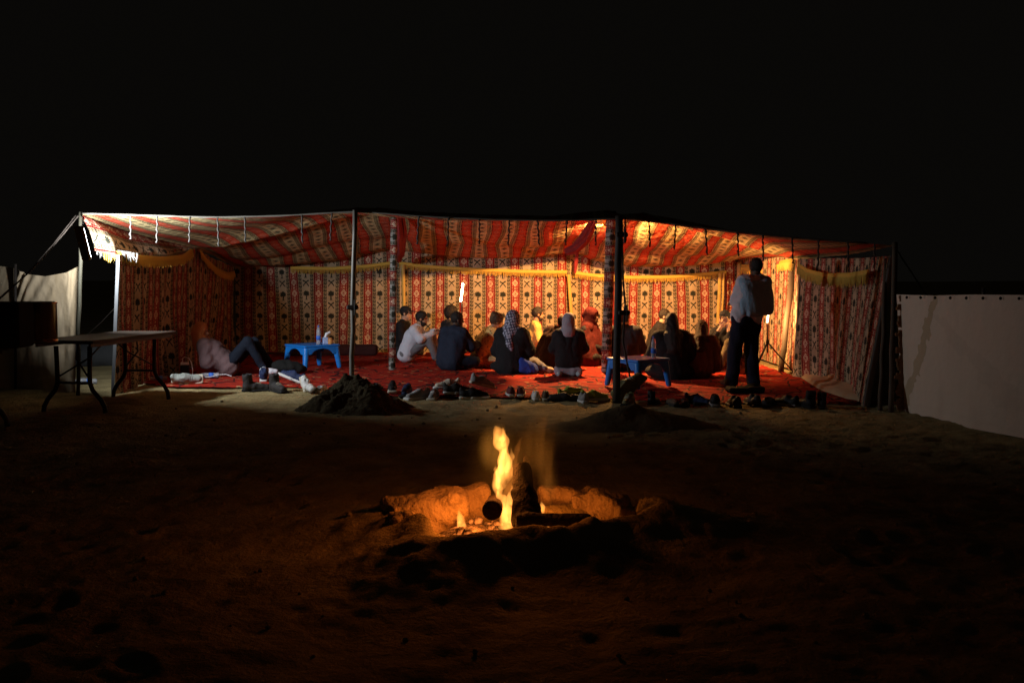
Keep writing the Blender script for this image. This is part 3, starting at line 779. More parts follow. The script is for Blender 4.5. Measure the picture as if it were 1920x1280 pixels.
# ------------------------------------------------------------------ canvas windbreaks
def canvas_mat(name, col, stain, run=False):
    m, nt, b = newmat(name); E.nt = nt
    tc = nt.nodes.new('ShaderNodeTexCoord')
    mp = nt.nodes.new('ShaderNodeMapping'); mp.inputs['Scale'].default_value = (2.6, 2.6, .7); nt.links.new(tc.outputs['Object'], mp.inputs[0])
    nz = nt.nodes.new('ShaderNodeTexNoise'); nz.inputs['Scale'].default_value = 1.4; nz.inputs['Detail'].default_value = 6; nt.links.new(mp.outputs[0], nz.inputs['Vector'])
    rp = nt.nodes.new('ShaderNodeValToRGB'); e = rp.color_ramp.elements
    e[0].position = .36; e[0].color = stain + (1,); e[1].position = .52; e[1].color = col + (1,)
    nt.links.new(nz.outputs['Fac'], rp.inputs[0]); cc = rp.outputs[0]
    if run:                                   # the ochre run of dirty water down the cloth and the grey-brown patch beside it
        sp = nt.nodes.new('ShaderNodeSeparateXYZ'); nt.links.new(tc.outputs['Object'], sp.inputs[0]); x, z = E(sp.outputs[0]), E(sp.outputs[2])
        n3 = nt.nodes.new('ShaderNodeTexNoise'); n3.inputs['Scale'].default_value = 7; nt.links.new(tc.outputs['Object'], n3.inputs['Vector'])
        wob = (E(n3.outputs['Fac']) - .5) * .05
        d1 = (x + .02 - z * .05 + wob).ab() < .011
        d2 = ((x - .22 + (z - .5) * .30 + wob * 1.5).ab() < (1.0 - z) * .05 + .012) * (z > .25) * (z < 1.1)
        d3 = ((x - .50 + wob).ab() < (z - .95) * .22) * (z > .95)
        cc = colmix(nt, d1 * .55, cc, (.42, .27, .11)); cc = colmix(nt, d2 * .07, cc, (.24, .15, .10)); cc = colmix(nt, d3 * .25, cc, (.20, .17, .11))
    nt.links.new(cc, b.inputs['Base Color'])
    b.inputs['Roughness'].default_value = .9; b.inputs['Specular IOR Level'].default_value = .1
    n2 = nt.nodes.new('ShaderNodeTexNoise'); n2.inputs['Scale'].default_value = 5; n2.inputs['Detail'].default_value = 5; nt.links.new(tc.outputs['Object'], n2.inputs['Vector'])
    bp = nt.nodes.new('ShaderNodeBump'); bp.inputs['Strength'].default_value = .35; bp.inputs['Distance'].default_value = .05
    nt.links.new(n2.outputs['Fac'], bp.inputs['Height']); nt.links.new(bp.outputs['Normal'], b.inputs['Normal'])
    return m
M_CANL = canvas_mat('canvas_cream', (.64, .49, .315), (.54, .40, .24)); M_CANR = canvas_mat('canvas_white', (.82, .64, .49), (.77, .59, .45), True)
def panel(par, top, bot, m, n=70, k=50, streak=0.0, seed=1):
    a = np.stack([np.interp(np.linspace(0, len(top) - 1, n), range(len(top)), [p[i] for p in top]) for i in range(3)], -1)
    b = np.stack([np.interp(np.linspace(0, len(bot) - 1, n), range(len(bot)), [p[i] for p in bot]) for i in range(3)], -1)
    t = np.linspace(0, 1, k); W = a[:, None] * (1 - t)[None, :, None] + b[:, None] * t[None, :, None]
    s = np.linspace(0, 1, n)[:, None]
    f = .05 * fbm(s * 4 + 0 * t, t[None] * 2.2 + 0 * s, seed, 4) + streak * np.sin((t[None] * 1.0 - s * 1.15) * 34 + 3 * vnoise(s * 3, t[None] * 3, 4)) * np.clip(s * 2 - .7, 0, 1) * np.clip(1.1 - t[None] * 1.3, 0, 1)
    f = f + .018 * np.exp(-((t[None] - .93 + .04 * np.sin(s * 5)) / .015) ** 2)
    W[..., 1] -= f
    o = mesh('canvas_panel', W.reshape(-1, 3) - np.array(par.location), grid_faces(n, k), m, par)
    return o
wb = thing('windbreak', 'sagging cream canvas windbreak left of the tent behind the folding table', 'fence', tuple(P(90, 735, 12.75)))
gA, gB, gC = Vector((P(147, 735, 12.8).x, 12.8, 0)), Vector((P(30, 735, 13.3).x, 13.3, 0)), Vector((-9.2, 13.8, 0))
panel(wb, [P(146, 499, 12.8), P(125, 511, 12.9), P(85, 518, 13.07), P(50, 514, 13.2), P(31, 505, 13.3)], [gA + Vector((-.03, -.05, .0)), gA.lerp(gB, .5) + Vector((0, -.1, 0)), gB], M_CANL, streak=.03, seed=3)
panel(wb, [P(30, 503, 13.3), P(0, 499, 13.4), P(-60, 505, 13.6), P(-130, 500, 13.8)], [gB, gB.lerp(gC, .5), gC], M_CANL, seed=6)
for px, Y in ((29, 13.22),):
    mbp = MB(); p = P(px, 495, Y) - Vector(wb.location); q = P(px, 735, Y); mbp.tube([p, Vector((q.x, q.y, -.05)) - Vector(wb.location)], .018, 8); mbp.build('post', M_POLE, wb, True)
w2 = thing('windbreak', 'pale stained canvas windbreak with brown lace edge right of the tent', 'fence', tuple(G(1750, 790)))
b0, b1, b2 = on_ground(1690, 770), on_ground(1820, 803), on_ground(1925, 822); b3 = b2 + (b2 - b0) * .8
def at_y(px, py, b): return P(px, py, b.y)
o_top = [at_y(1682, 552, b0), at_y(1750, 554, b0.lerp(b1, .5)), at_y(1820, 552, b1), at_y(1920, 553, b2), Vector((b3.x, b3.y, 1.3))]
panel(w2, o_top, [b0, b0.lerp(b1, .5), b1, b2, b3], M_CANR, n=110, seed=12)
mbp = MB(); L = Vector(w2.location)
p = at_y(1858, 540, b1.lerp(b2, .4)); q = b1.lerp(b2, .4); mbp.tube([p - L + Vector((.05, .24, 0)), Vector((q.x + .05, q.y + .24, -.05)) - L], .018, 8); mbp.build('post', M_POLE, w2, True)
mbp = MB()
for i in range(40):                     # lace edge
    z = 1.24 * (1 - i / 40); c_ = b0 + Vector((-.02 + .02 * math.sin(i * 1.3), -.05, z)); mbp.box(c_ - L, (.11 + .03 * math.sin(i * 2.1), .02, .034))
e_ = mbp.build('lace_edge', mat('lace_brown', (.22, .11, .05), .9, var=.6, scale=40), w2); e_['kind'] = 'stuff'
mbp = MB()
for i in range(8):
    t = (i + .5) / 8; p = o_top[0].lerp(o_top[3], t); mbp = MB(); mbp.lathe([(.013, -.003), (.016, .0), (.013, .003)], 8, c=p - L + Vector((0, -.08, -.03)), M=Matrix.Rotation(R(90), 3, 'X')); mbp.build('eyelet', M_BLACK, w2)
# ------------------------------------------------------------------ people
def rotz(a): a = R(a); return np.array([[math.cos(a), -math.sin(a), 0], [math.sin(a), math.cos(a), 0], [0, 0, 1]])
def rotx(a): a = R(a); return np.array([[1, 0, 0], [0, math.cos(a), -math.sin(a)], [0, math.sin(a), math.cos(a)]])
def roty(a): a = R(a); return np.array([[math.cos(a), 0, math.sin(a)], [0, 1, 0], [-math.sin(a), 0, math.cos(a)]])
def A(*x): return np.array(x, float)
LEGS = {
 'cross': dict(pel=A(0, 0, .13), kn=(A(.31, .26, .13), A(-.31, .26, .14)), an=(A(-.05, .36, .08), A(.10, .22, .09)), to=(A(-.22, .38, .06), A(.26, .27, .06))),
 'up': dict(pel=A(0, 0, .13), kn=(A(.13, .36, .46), A(-.13, .34, .47)), an=(A(.12, .56, .09), A(-.12, .54, .09)), to=(A(.13, .74, .05), A(-.14, .72, .05))),
 'kneel': dict(pel=A(0, -.02, .25), kn=(A(.15, .40, .09), A(-.15, .40, .09)), an=(A(.15, -.10, .07), A(-.15, -.10, .07)), to=(A(.17, -.27, .045), A(-.17, -.27, .045))),
 'side': dict(pel=A(0, 0, .13), kn=(A(.30, .28, .13), A(.12, .36, .20)), an=(A(.52, .05, .08), A(.42, .16, .09)), to=(A(.66, .10, .05), A(.58, .22, .06))),
 'stand': dict(pel=A(0, 0, .93), kn=(A(.11, .03, .50), A(-.12, .04, .50)), an=(A(.12, -.02, .09), A(-.15, .05, .09)), to=(A(.15, .17, .05), A(-.20, .24, .05))),
}
def skeleton(pose, lean=.12, side=0.0, hf=.25, arms='lap', hyaw=0, hpitch=0, twist=0, **ov):
    J = {k: v for k, v in LEGS[pose].items()}; J.update(ov)
    d = A(side, lean, 1); d /= np.linalg.norm(d); pel = J['pel']
    J['d'] = d; J['chest'] = pel + d * .32; J['neck'] = pel + d * .50; J['top'] = pel + d * .44
    ax = rotz(twist) @ A(1, 0, -side * .6); J['ax'] = ax
    J['sh'] = (J['top'] + ax * .175, J['top'] - ax * .175)
    h = d + A(side * .2, hf, .5); h /= np.linalg.norm(h); J['head'] = J['neck'] + h * .165
    J['Rh'] = rotz(hyaw) @ rotx(hpitch)
    T = J['top']; s = (1, -1)
    if arms == 'lap': el = [T + A(.26 * q, .04, -.24) for q in s]; wr = [T + A(.10 * q, .26, -.30) for q in s]
    elif arms == 'knees': el = [J['kn'][i] * .45 + J['sh'][i] * .55 + A(.06 * q, 0, -.07) for i, q in enumerate(s)]; wr = [J['kn'][i] + A(-.02 * q, .05, .08) for i, q in enumerate(s)]
    elif arms == 'mouth': el = [T + A(.19 * q, .24, -.20) for q in s]; wr = [J['head'] + J['Rh'] @ A(.055 * q, .14, -.13) for q in s]
    elif arms == 'chin': el = [T + A(.20, .22, -.20), T + A(-.24, .1, -.24)]; wr = [J['head'] + J['Rh'] @ A(.03, .11, -.17), T + A(-.06, .28, -.30)]
    elif arms == 'front': el = [T + A(.22 * q, .16, -.20) for q in s]; wr = [T + A(.12 * q, .40, -.20) for q in s]
    elif arms == 'cross': el = [T + A(.25 * q, .07, -.27) for q in s]; wr = [T + A(-.09 * q, .21, -.22 - .03 * q) for q in s]
    else: el, wr = arms
    J['el'] = el; J['wr'] = wr
    return J
def head_prims(J, infl=0.0):
    H, M = J['head'], J['Rh']; q = lambda x, y, z: H + M @ A(x, y, z)
    P_ = [d_ell(q(0, -.012, .03), A(.074, .094, .092), M), d_ell(q(0, .024, -.045), A(.058, .066, .074), M),
          d_cone(q(0, .082, .008), q(0, .106, -.026), .009, .0145), d_ell(q(0, .084, -.064), A(.022, .012, .009), M), d_cone(q(0, .068, -.098), q(0, .060, -.10), .020),
          d_cone(q(-.035, .078, .030), q(.035, .078, .030), .010)]
    for s in (1, -1): P_.append(d_ell(q(.076 * s, -.008, -.010), A(.011, .020, .031), M))
    P_ += [cut(d_ell(q(.030 * s, .094, .010), A(.014, .012, .009), M)) for s in (1, -1)]
    P_.append(d_cone(q(0, -.022, -.06), J['neck'] - J['d'] * .03, .052, .060))
    return P_
def hand_prims(w, d, up):
    d = d / np.linalg.norm(d); n = up - d * (up @ d); n /= np.linalg.norm(n) + 1e-9; s = np.cross(d, n)
    M = np.stack([s, d, n], 1); c = w + d * .055
    P_ = [d_ell(c, A(.042, .052, .019), M)]
    for i, (x, L) in enumerate(((-.034, .062), (-.012, .074), (.012, .070), (.034, .054))):
        k = c + s * x + d * .042; m_ = k + d * L * .55 - n * .012; t = m_ + d * L * .38 - n * .028
        P_ += [d_cone(k, m_, .0095, .0085), d_cone(m_, t, .0085, .007)]
    k = c + s * .036 - d * .018; m_ = k + s * .03 + d * .026 - n * .008; P_ += [d_cone(k, m_, .012, .0105), d_cone(m_, m_ + d * .03 - n * .008, .0105, .008)]
    return P_
SKIN = [mat('skin_light', (.50, .29, .19), .55, var=.12, scale=20), mat('skin_mid', (.36, .19, .11), .55, var=.12, scale=20), mat('skin_dark', (.10, .052, .032), .5, var=.15, scale=20)]
M_HAIR = mat('hair_black', (.018, .013, .010), .55, var=.5, scale=60, bump=.6, bscale=120)
M_HAIRB = mat('hair_brown', (.07, .035, .018), .55, var=.5, scale=60, bump=.6, bscale=120)
M_EYE = mat('eye_dark', (.02, .015, .012), .2)
eyeV, eyeF = sdf_mesh([d_ell((0, 0, 0), (.011, .008, .007))], .004, k=.004)
EYE = None
def cloth(name, col, **kw): return mat('cloth_' + name, col, kw.pop('rough', .88), var=kw.pop('var', .18), scale=kw.pop('scale', 16), bump=.45, bscale=kw.pop('bscale', 34), spec=.15)
def check_mat():
    m, nt, b = newmat('keffiyeh'); E.nt = nt
    tc = nt.nodes.new('ShaderNodeTexCoord'); sp = nt.nodes.new('ShaderNodeSeparateXYZ'); nt.links.new(tc.outputs['Object'], sp.inputs[0])
    x, y, z = [E(sp.outputs[i]) for i in range(3)]
    a = ((x + y * .6) * 22.0 + z * 5.0).fr() > .5; c = ((z - x * .2) * 24.0).fr() > .45
    n = nt.nodes.new('ShaderNodeTexNoise'); n.inputs['Scale'].default_value = 25; nt.links.new(tc.outputs['Object'], n.inputs['Vector'])
    f = mn(a * c + (E(n.outputs['Fac']) > .56) * .6, 1.0)
    col = colmix(nt, f, (.045, .045, .075), (.42, .43, .52)); nt.links.new(col, b.inputs['Base Color']); b.inputs['Roughness'].default_value = .9
    return m
def spot_mat(name, c1, c2, sc, th):
    m, nt, b = newmat(name)
    tc = nt.nodes.new('ShaderNodeTexCoord'); n = nt.nodes.new('ShaderNodeTexNoise'); n.inputs['Scale'].default_value = sc; n.inputs['Detail'].default_value = 3; nt.links.new(tc.outputs['Object'], n.inputs['Vector'])
    r_ = nt.nodes.new('ShaderNodeValToRGB'); e = r_.color_ramp.elements; e[0].position = th; e[0].color = c1 + (1,); e[1].position = th + .06; e[1].color = c2 + (1,)
    nt.links.new(n.outputs['Fac'], r_.inputs[0]); nt.links.new(r_.outputs[0], b.inputs['Base Color']); b.inputs['Roughness'].default_value = .9
    return m
_pi = [0]
def person(label, px, py, facing, J, skin, top, bottom, hair=None, hairm=None, beard=False, feet=None, group='people sitting in the tent', scale=1.0, sleeve=1.0, z=.03, bulk=0.0, at=None):
    global EYE
    _pi[0] += 1; sd = _pi[0]
    loc = at if at is not None else G(px, py, z); loc = Vector(loc)
    p = thing('person', label, 'person', (loc.x, loc.y, loc.z), R(facing - 90), group, scale)
    q = lambda x, y, z_: J['head'] + J['Rh'] @ A(x, y, z_); M = J['Rh']
    pel, d, ax = J['pel'], J['d'], J['ax']
    # body
    B = head_prims(J)
    def torso(o):
        t = []
        for s in (1, -1):
            t.append(d_cone(pel + ax * .075 * s, J['chest'] + ax * .085 * s, .115 + o, .112 + o))
            t.append(d_cone(J['chest'] + ax * .085 * s, J['sh'][0 if s > 0 else 1] * .75 + J['neck'] * .25 - d * .03, .112 + o, .068 + o))
            t.append(d_cone(J['neck'] - d * .035, J['sh'][0 if s > 0 else 1], .050 + o, .058 + o))
        return t
    def arms(o, f=1.0):
        t = []
        for i in (0, 1):
            e_, w_ = J['el'][i], J['wr'][i]
            if f > .55:
                w2_ = e_ + (w_ - e_) * min(1.0, (f - .5) * 2)
                t += [d_cone(J['sh'][i], e_, .054 + o, .044 + o), d_cone(e_, w2_, .043 + o, .030 + o)]
            else: t += [d_cone(J['sh'][i], J['sh'][i] + (e_ - J['sh'][i]) * f * 2 * .85, .056 + o, .054 + o * 1.5)]
        return t
    def legs(o):
        t = [d_cone(pel + ax * .08, pel - ax * .08, .118 + o)]
        for i, s in ((0, 1), (1, -1)):
            t += [d_cone(pel + ax * .09 * s, J['kn'][i], .092 + o, .062 + o), d_cone(J['kn'][i], J['an'][i], .058 + o, .042 + o)]
        return t
    B += torso(-.012) + arms(-.004) + legs(-.01)
    for i in (0, 1):
        dd = J['wr'][i] - J['el'][i]; B += hand_prims(J['wr'][i], dd, A(0, .3, 1.0) if abs(dd[2]) < .8 * np.linalg.norm(dd) else A(0, -1, .2))
        B += [d_cone(J['an'][i] + A(0, 0, -.02), J['to'][i] * .6 + J['an'][i] * .4 - A(0, 0, .02), .036, .036), d_cone(J['to'][i] * .6 + J['an'][i] * .4 - A(0, 0, .02), J['to'][i] - A(0, 0, .01), .038, .026)]
    body = solid('body', B, .0095, SKIN[skin], p, k=.014)
    for s in (1, -1):
        c_ = q(.030 * s, .083, .010)
        if EYE is None: e = EYE = mesh('eye', eyeV, eyeF, M_EYE, p)
        else: e = EYE.copy(); link(e, p)
        e.location = c_; e.rotation_euler = Matrix(M.tolist()).to_euler()
    if top is not None:
        solid('top', torso(.012 + bulk) + arms(.013 + bulk, sleeve) + [d_cone(J['neck'] - d * .02, J['neck'] + d * .005, .066)], .0125, top, p, k=.04, amp=.011, freq=27, seed=sd)
    if bottom is not None:
        solid('trousers', legs(.012), .0125, bottom, p, k=.03, amp=.010, freq=30, seed=sd + 3)
    if feet is not None:
        for i in (0, 1):
            solid('shoe' if feet in (WSOCK, TEAL) else 'sock', [d_cone(J['an'][i] + A(0, 0, -.025), J['to'][i] * .6 + J['an'][i] * .4 - A(0, 0, .015), .044, .044), d_cone(J['to'][i] * .6 + J['an'][i] * .4 - A(0, 0, .015), J['to'][i], .045, .034)], .011, feet, p, k=.015)
    hm = hairm or M_HAIR
    def skull(o): return d_ell(q(0, -.014, .034), A(.074 + o, .092 + o, .092 + o), M)
    facecut = cut(d_ell(q(0, .105, -.035), A(.075, .085, .095), M))
    if hair in ('short', 'bushy', 'long', 'bun'):
        o = {'short': .012, 'bushy': .040, 'long': .016, 'bun': .022}[hair]
        H_ = [skull(o), facecut, cut(d_half(q(0, 0, -.055), M @ A(0, .35, -1), q(0, 0, 0) - .3, q(0, 0, 0) + .3))]
        if hair == 'bushy': H_ = [skull(o), d_ell(q(0, -.05, -.02), A(.09, .07, .09), M), facecut]
        if hair == 'long':
            b0_ = q(0, -.05, 0); b1 = J['neck'] + A(0, -.10, -.02); b2 = J['chest'] + A(0, -.15, -.02)
            H_ = [skull(o), facecut, d_cone(b0_, b1, .098, .105), d_cone(b1, b2, .105, .095), d_cone(b1 + ax * .09, b2 + ax * .09 + A(0, 0, -.10), .06, .04), d_cone(b1 - ax * .08, b2 - ax * .08 + A(0, 0, -.05), .06, .04), d_cone(b2, b2 + A(0, -.01, -.14), .07, .03)]
        if hair == 'bun': H_ += [d_ell(q(0, -.075, .105), A(.05, .05, .045), M), d_ell(q(.04, -.05, .07), A(.05, .05, .05), M)]
        solid('hair', H_, .009, hm, p, k=.02, amp=.007 if hair != 'short' else .003, freq=75, seed=sd)
    if hair in ('cap', 'cap_back'):
        solid('hair', [skull(.010), facecut, cut(d_half(q(0, 0, -.05), M @ A(0, .3, -1), q(0, 0, 0) - .3, q(0, 0, 0) + .3)), cut(d_half(q(0, 0, .05), M @ A(0, 0, 1), q(0, 0, 0) - .3, q(0, 0, 0) + .3))], .009, hm, p, k=.012)
        C_ = [d_ell(q(0, -.010, .045), A(.090, .108, .098), M), cut(d_half(q(0, 0, .046), M @ A(0, .1, -1), q(0, 0, 0) - .3, q(0, 0, 0) + .3))]
        cap = solid('cap', C_, .009, cloth('cap_black', (.022, .022, .026)), p, k=.01)
        C_ = [d_ell(q(0, .125, .048), A(.072, .072, .010), M)]
        solid('brim', C_, .007, cloth('cap_black', (.022, .022, .026)), cap, k=.006)
    if beard:
        solid('beard', [d_ell(q(0, .030, -.068), A(.062, .062, .066), M), cut(d_half(q(0, .03, -.052), M @ A(0, .25, 1), q(0, 0, 0) - .3, q(0, 0, 0) + .3)), d_cone(q(.058, .01, -.06), q(.066, -.005, -.01), .016, .010), d_cone(q(-.058, .01, -.06), q(-.066, -.005, -.01), .016, .010)], .008, hm, p, k=.010, amp=.002, freq=90)
    def hood(m, o=.030, tail=None, shawl=.16, nm='headscarf'):
        H_ = [skull(o), d_ell(q(0, -.015, -.05), A(.100, .105, .10), M), d_cone(q(0, -.035, -.04), J['neck'] - d * .02 + A(0, -.03, 0), .105, .13), d_cone(J['neck'] - d * .03 + ax * shawl * .6, J['neck'] - d * .03 - ax * shawl * .6, .10)]
        if tail is not None: H_ += tail
        H_ += [cut(d_ell(q(0, .115, -.01), A(.060, .085, .086), M))]
        return solid(nm, H_, .0105, m, p, k=.03, amp=.006, freq=34, seed=sd)
    return p, J, hood, q
BLK = cloth('black', (.016, .015, .016)); BLK2 = cloth('charcoal', (.028, .026, .028)); NAVY = cloth('navy', (.020, .025, .042)); DENIM = cloth('denim', (.009, .012, .020))
WHT = cloth('white_shirt', (.60, .60, .66), var=.06); GREY = cloth('grey_trousers', (.17, .16, .17)); BEIGE = cloth('beige', (.46, .36, .24)); TAN = cloth('tan_trousers', (.40, .27, .12))
OLIVE = cloth('olive', (.15, .115, .06)); BRN = cloth('dark_brown', (.05, .024, .018)); REDC = cloth('red_cloak', (.055, .006, .005)); YEL = cloth('yellow_shirt', (.55, .36, .10)); SHAWL = cloth('brown_shawl', (.16, .085, .05), scale=30)
GHIJ = cloth('grey_scarf', (.30, .27, .30), var=.1); MAUVE = cloth('mauve_hoodie', (.15, .095, .095), var=.12); TEE = cloth('pale_tee', (.62, .57, .60), var=.06); SWEAT = cloth('blue_grey_sweater', (.28, .40, .50), var=.1); TROU = cloth('navy_trousers', (.014, .015, .028))
TEAL = cloth('teal_sock', (.02, .14, .28)); PALE = cloth('pale_sock', (.36, .40, .42)); WSOCK = cloth('white_shoe', (.70, .70, .74)); RUST = cloth('rust_hood', (.46, .16, .055)); KEF = check_mat(); ROYAL = cloth('royal_blue', (.025, .05, .26))
LEO = spot_mat('mustard_spotted', (.30, .16, .06), (.72, .48, .17), 30, .40)

# a: lying back against the left wall
J = skeleton('up', lean=-1.0, hf=.55, arms='lap', hyaw=-10, hpitch=-8, kn=(A(.16, .30, .50), A(-.10, .38, .47)), an=(A(.13, .52, .09), A(-.14, .62, .09)), to=(A(.13, .70, .05), A(-.15, .80, .05)))
p, J, hood, q = person('person in a mauve hoodie and jeans lounging against the left tent wall with knees raised', 428, 700, 8, J, 1, MAUVE, DENIM, feet=WSOCK, bulk=.035, at=G(428, 702, .03))
hood(RUST, .018, nm='hood')
# b: cap and glasses
J = skeleton('cross', lean=.10, hf=.35, hyaw=0, hpitch=-4)
p, J, hood, q = person('person in a black cap and glasses dressed in black, sitting by the thick patterned pole', 752, 668, -12, J, 0, BLK, BLK2, 'cap')
gm = MB()
for s in (1, -1):
    c_ = Vector(q(.032 * s, .104, .010)); pts = [c_ + Vector(J['Rh'] @ A(.026 * math.cos(t), 0, .019 * math.sin(t))) for t in np.linspace(0, 6.2832, 13)]
    gm.tube(pts, .003, 5, cap=False); gm.tube([Vector(q(.056 * s, .102, .012)), Vector(q(.078 * s, .0, .012))], .003, 5)
gm.tube([Vector(q(-.008, .108, .014)), Vector(q(.008, .108, .014))], .003, 5); gm.build('glasses', M_BLACK, p)
# c: white shirt
J = skeleton('up', lean=.42, hf=.35, arms='knees', hyaw=-4, hpitch=-6, twist=-6, kn=(A(.15, .40, .40), A(-.12, .42, .43)), an=(A(.14, .50, .09), A(-.12, .56, .09)), to=(A(.15, .68, .05), A(-.14, .74, .05)))
p, J, hood, q = person('bearded person in a white long sleeved top hugging raised knees, beside the thick patterned pole', 762, 678, -2, J, 1, WHT, GREY, 'short', beard=True, bulk=.012)
# d: dark hair behind
J = skeleton('cross', lean=.2, hf=.3, hyaw=-20)
person('dark haired person in black half hidden behind the navy jacketed one', 833, 667, 25, J, 0, BLK2, BLK, 'bushy')
# e: navy jacket
J = skeleton('cross', lean=.24, hf=.35, hyaw=-28, hpitch=-5, arms='front')
person('bearded person in a navy jacket and jeans sitting cross legged, seen from behind', 843, 692, 48, J, 2, NAVY, DENIM, 'short', beard=True, feet=TEAL, bulk=.03)
# f: mustard jacket
J = skeleton('cross', lean=.45, hf=.45, hyaw=0, hpitch=-14, arms='front')
person('person with curly topknot in a mustard spotted jacket bending forward over crossed legs', 899, 687, 14, J, 1, LEO, TAN, 'bun', hairm=M_HAIRB, bulk=.02)
# g: keffiyeh
J = skeleton('side', lean=.10, hf=.3, hyaw=-12, hpitch=-4)
tail = [d_cone(J['neck'] + A(-.03, -.10, -.02), J['chest'] + A(.03, -.16, .0), .07, .055), d_cone(J['chest'] + A(.03, -.16, .0), J['chest'] + A(.08, -.16, -.20), .055, .022)]
p, J, hood, q = person('person in black with a blue checked keffiyeh hanging down the back', 958, 698, 68, J, 1, BLK, GREY, bulk=.035)
hood(KEF, .034, tail)
solid('skirt', [d_cone(J['chest'] - A(0, .03, .05), A(0, -.02, .10), .16, .22), d_ell((0, .05, .09), (.34, .28, .11))], .014, BLK, p, k=.06, amp=.008, freq=22)
o = solid('cloth_bundle', [d_ell((0, 0, .09), (.15, .11, .10)), d_ell((-.07, .02, .15), (.08, .07, .09)), d_ell((.07, -.02, .05), (.10, .10, .06))], .012, ROYAL, amp=.012, freq=32, k=.04)
pp = G(988, 700, .03); o.location = (pp.x, pp.y, .03); tag(o, 'crumpled royal blue cloth on the rug beside the keffiyeh wearer', 'cloth')
# h: yellow shirt
J = skeleton('cross', lean=.1, hf=.3, hyaw=5)
person('short haired person in a yellow shirt in profile between the keffiyeh and the brown jacket', 999, 672, 5, J, 1, YEL, BRN, 'short', beard=True)
# i: brown jacket bending right
J = skeleton('cross', lean=.40, side=.18, hf=.75, hyaw=-14, hpitch=-10, arms='front')
person('person in a dark brown jacket and beige trousers leaning far over to the right', 1022, 692, 22, J, 0, BRN, BEIGE, 'short', hairm=M_HAIRB, bulk=.05)
# j: red cloak
J = skeleton('cross', lean=.10, hf=.25, hyaw=-5)
p, J, hood, q = person('bearded person wrapped in a red hooded cloak', 1101, 682, -30, J, 2, BLK, BLK, 'short', beard=True)
hood(REDC, .034, [d_cone(q(0, -.05, .06), q(0, -.12, .02), .09, .07)], .2, nm='hood')
solid('cloak', [d_cone(J['neck'] - A(0, .02, .06), A(0, .05, .10), .15, .31), d_cone(J['sh'][0], A(.28, .18, .10), .085, .15), d_cone(J['sh'][1], A(-.28, .18, .10), .085, .15)], .014, REDC, p, k=.06, amp=.013, freq=20)
# k: grey headscarf
J = skeleton('kneel', lean=.02, hf=.15, hyaw=-14, hpitch=-3)
p, J, hood, q = person('person in a grey headscarf and black top kneeling with the back to the fire', 1066, 703, 88, J, 0, BLK, BLK, feet=PALE, bulk=.03, scale=.86)
hood(GHIJ, .034)
solid('skirt', [d_box((0, .10, .07), (.235, .30, .075), .06)], .0125, GHIJ, p, k=.05, amp=.012, freq=24)
solid('jacket_hem', [d_cone(J['chest'], J['pel'] + A(0, .04, -.02), .165, .205), d_cone(J['pel'] + A(.09, -.02, .0), J['pel'] + A(-.09, -.02, .0), .15)], .0125, BLK, p, k=.05, amp=.010, freq=22)
# l: behind the pole
J = skeleton('cross', lean=.06, hf=.25, hyaw=-30)
person('short haired person in a black jacket behind the right dark pole', 1170, 693, 82, J, 0, BLK2, BLK, 'short', hairm=M_HAIRB, bulk=.04)
# m: hand at chin
J = skeleton('cross', lean=.30, hf=.45, hyaw=-4, hpitch=-10, arms='chin')
person('black clad person with a hand at the chin, face glowing orange', 1222, 674, -8, J, 0, BLK, BLK2, 'short', bulk=.02)
# n: long hair
J = skeleton('cross', lean=.06, hf=.22, hyaw=-12)
p, J, hood, q = person('black clad person with long straight dark hair seen from behind', 1259, 708, 90, J, 0, BLK, BLK, 'long', bulk=.04)
solid('skirt', [d_cone(J['chest'] - A(0, .02, .05), A(0, .0, .10), .17, .26), d_ell((0, .10, .09), (.36, .30, .12))], .014, BLK, p, k=.06, amp=.008, freq=22)
# o: brown hair, bent forward
J = skeleton('cross', lean=.34, side=.10, hf=.50, hyaw=0, hpitch=-22, arms='front')
p, J, hood, q = person('person with loose brown hair and brown shawl bending forward beside the long haired one', 1309, 706, 80, J, 0, SHAWL, BLK, 'long', hairm=M_HAIRB, bulk=.035, scale=.92)
solid('shawl', [d_cone(J['sh'][0] + A(.0, -.03, .03), A(.26, .10, .20), .10, .13), d_cone(J['sh'][1] + A(.0, -.03, .03), A(-.22, .06, .20), .09, .11), d_cone(J['neck'] - A(0, .06, .06), J['pel'] + A(0, -.10, .05), .13, .13)], .012, SHAWL, p, k=.04, amp=.022, freq=32)
# p: cap, hands at the mouth
J = skeleton('up', lean=.12, hf=.25, hyaw=18, arms='mouth', kn=(A(.26, .34, .40), A(-.17, .36, .42)), an=(A(.16, .50, .09), A(-.10, .52, .09)), to=(A(.20, .66, .05), A(-.12, .69, .05)))
person('person in a black cap and olive trousers holding both hands at the mouth', 1362, 690, -124, J, 0, BLK, OLIVE, 'cap', sleeve=.85)
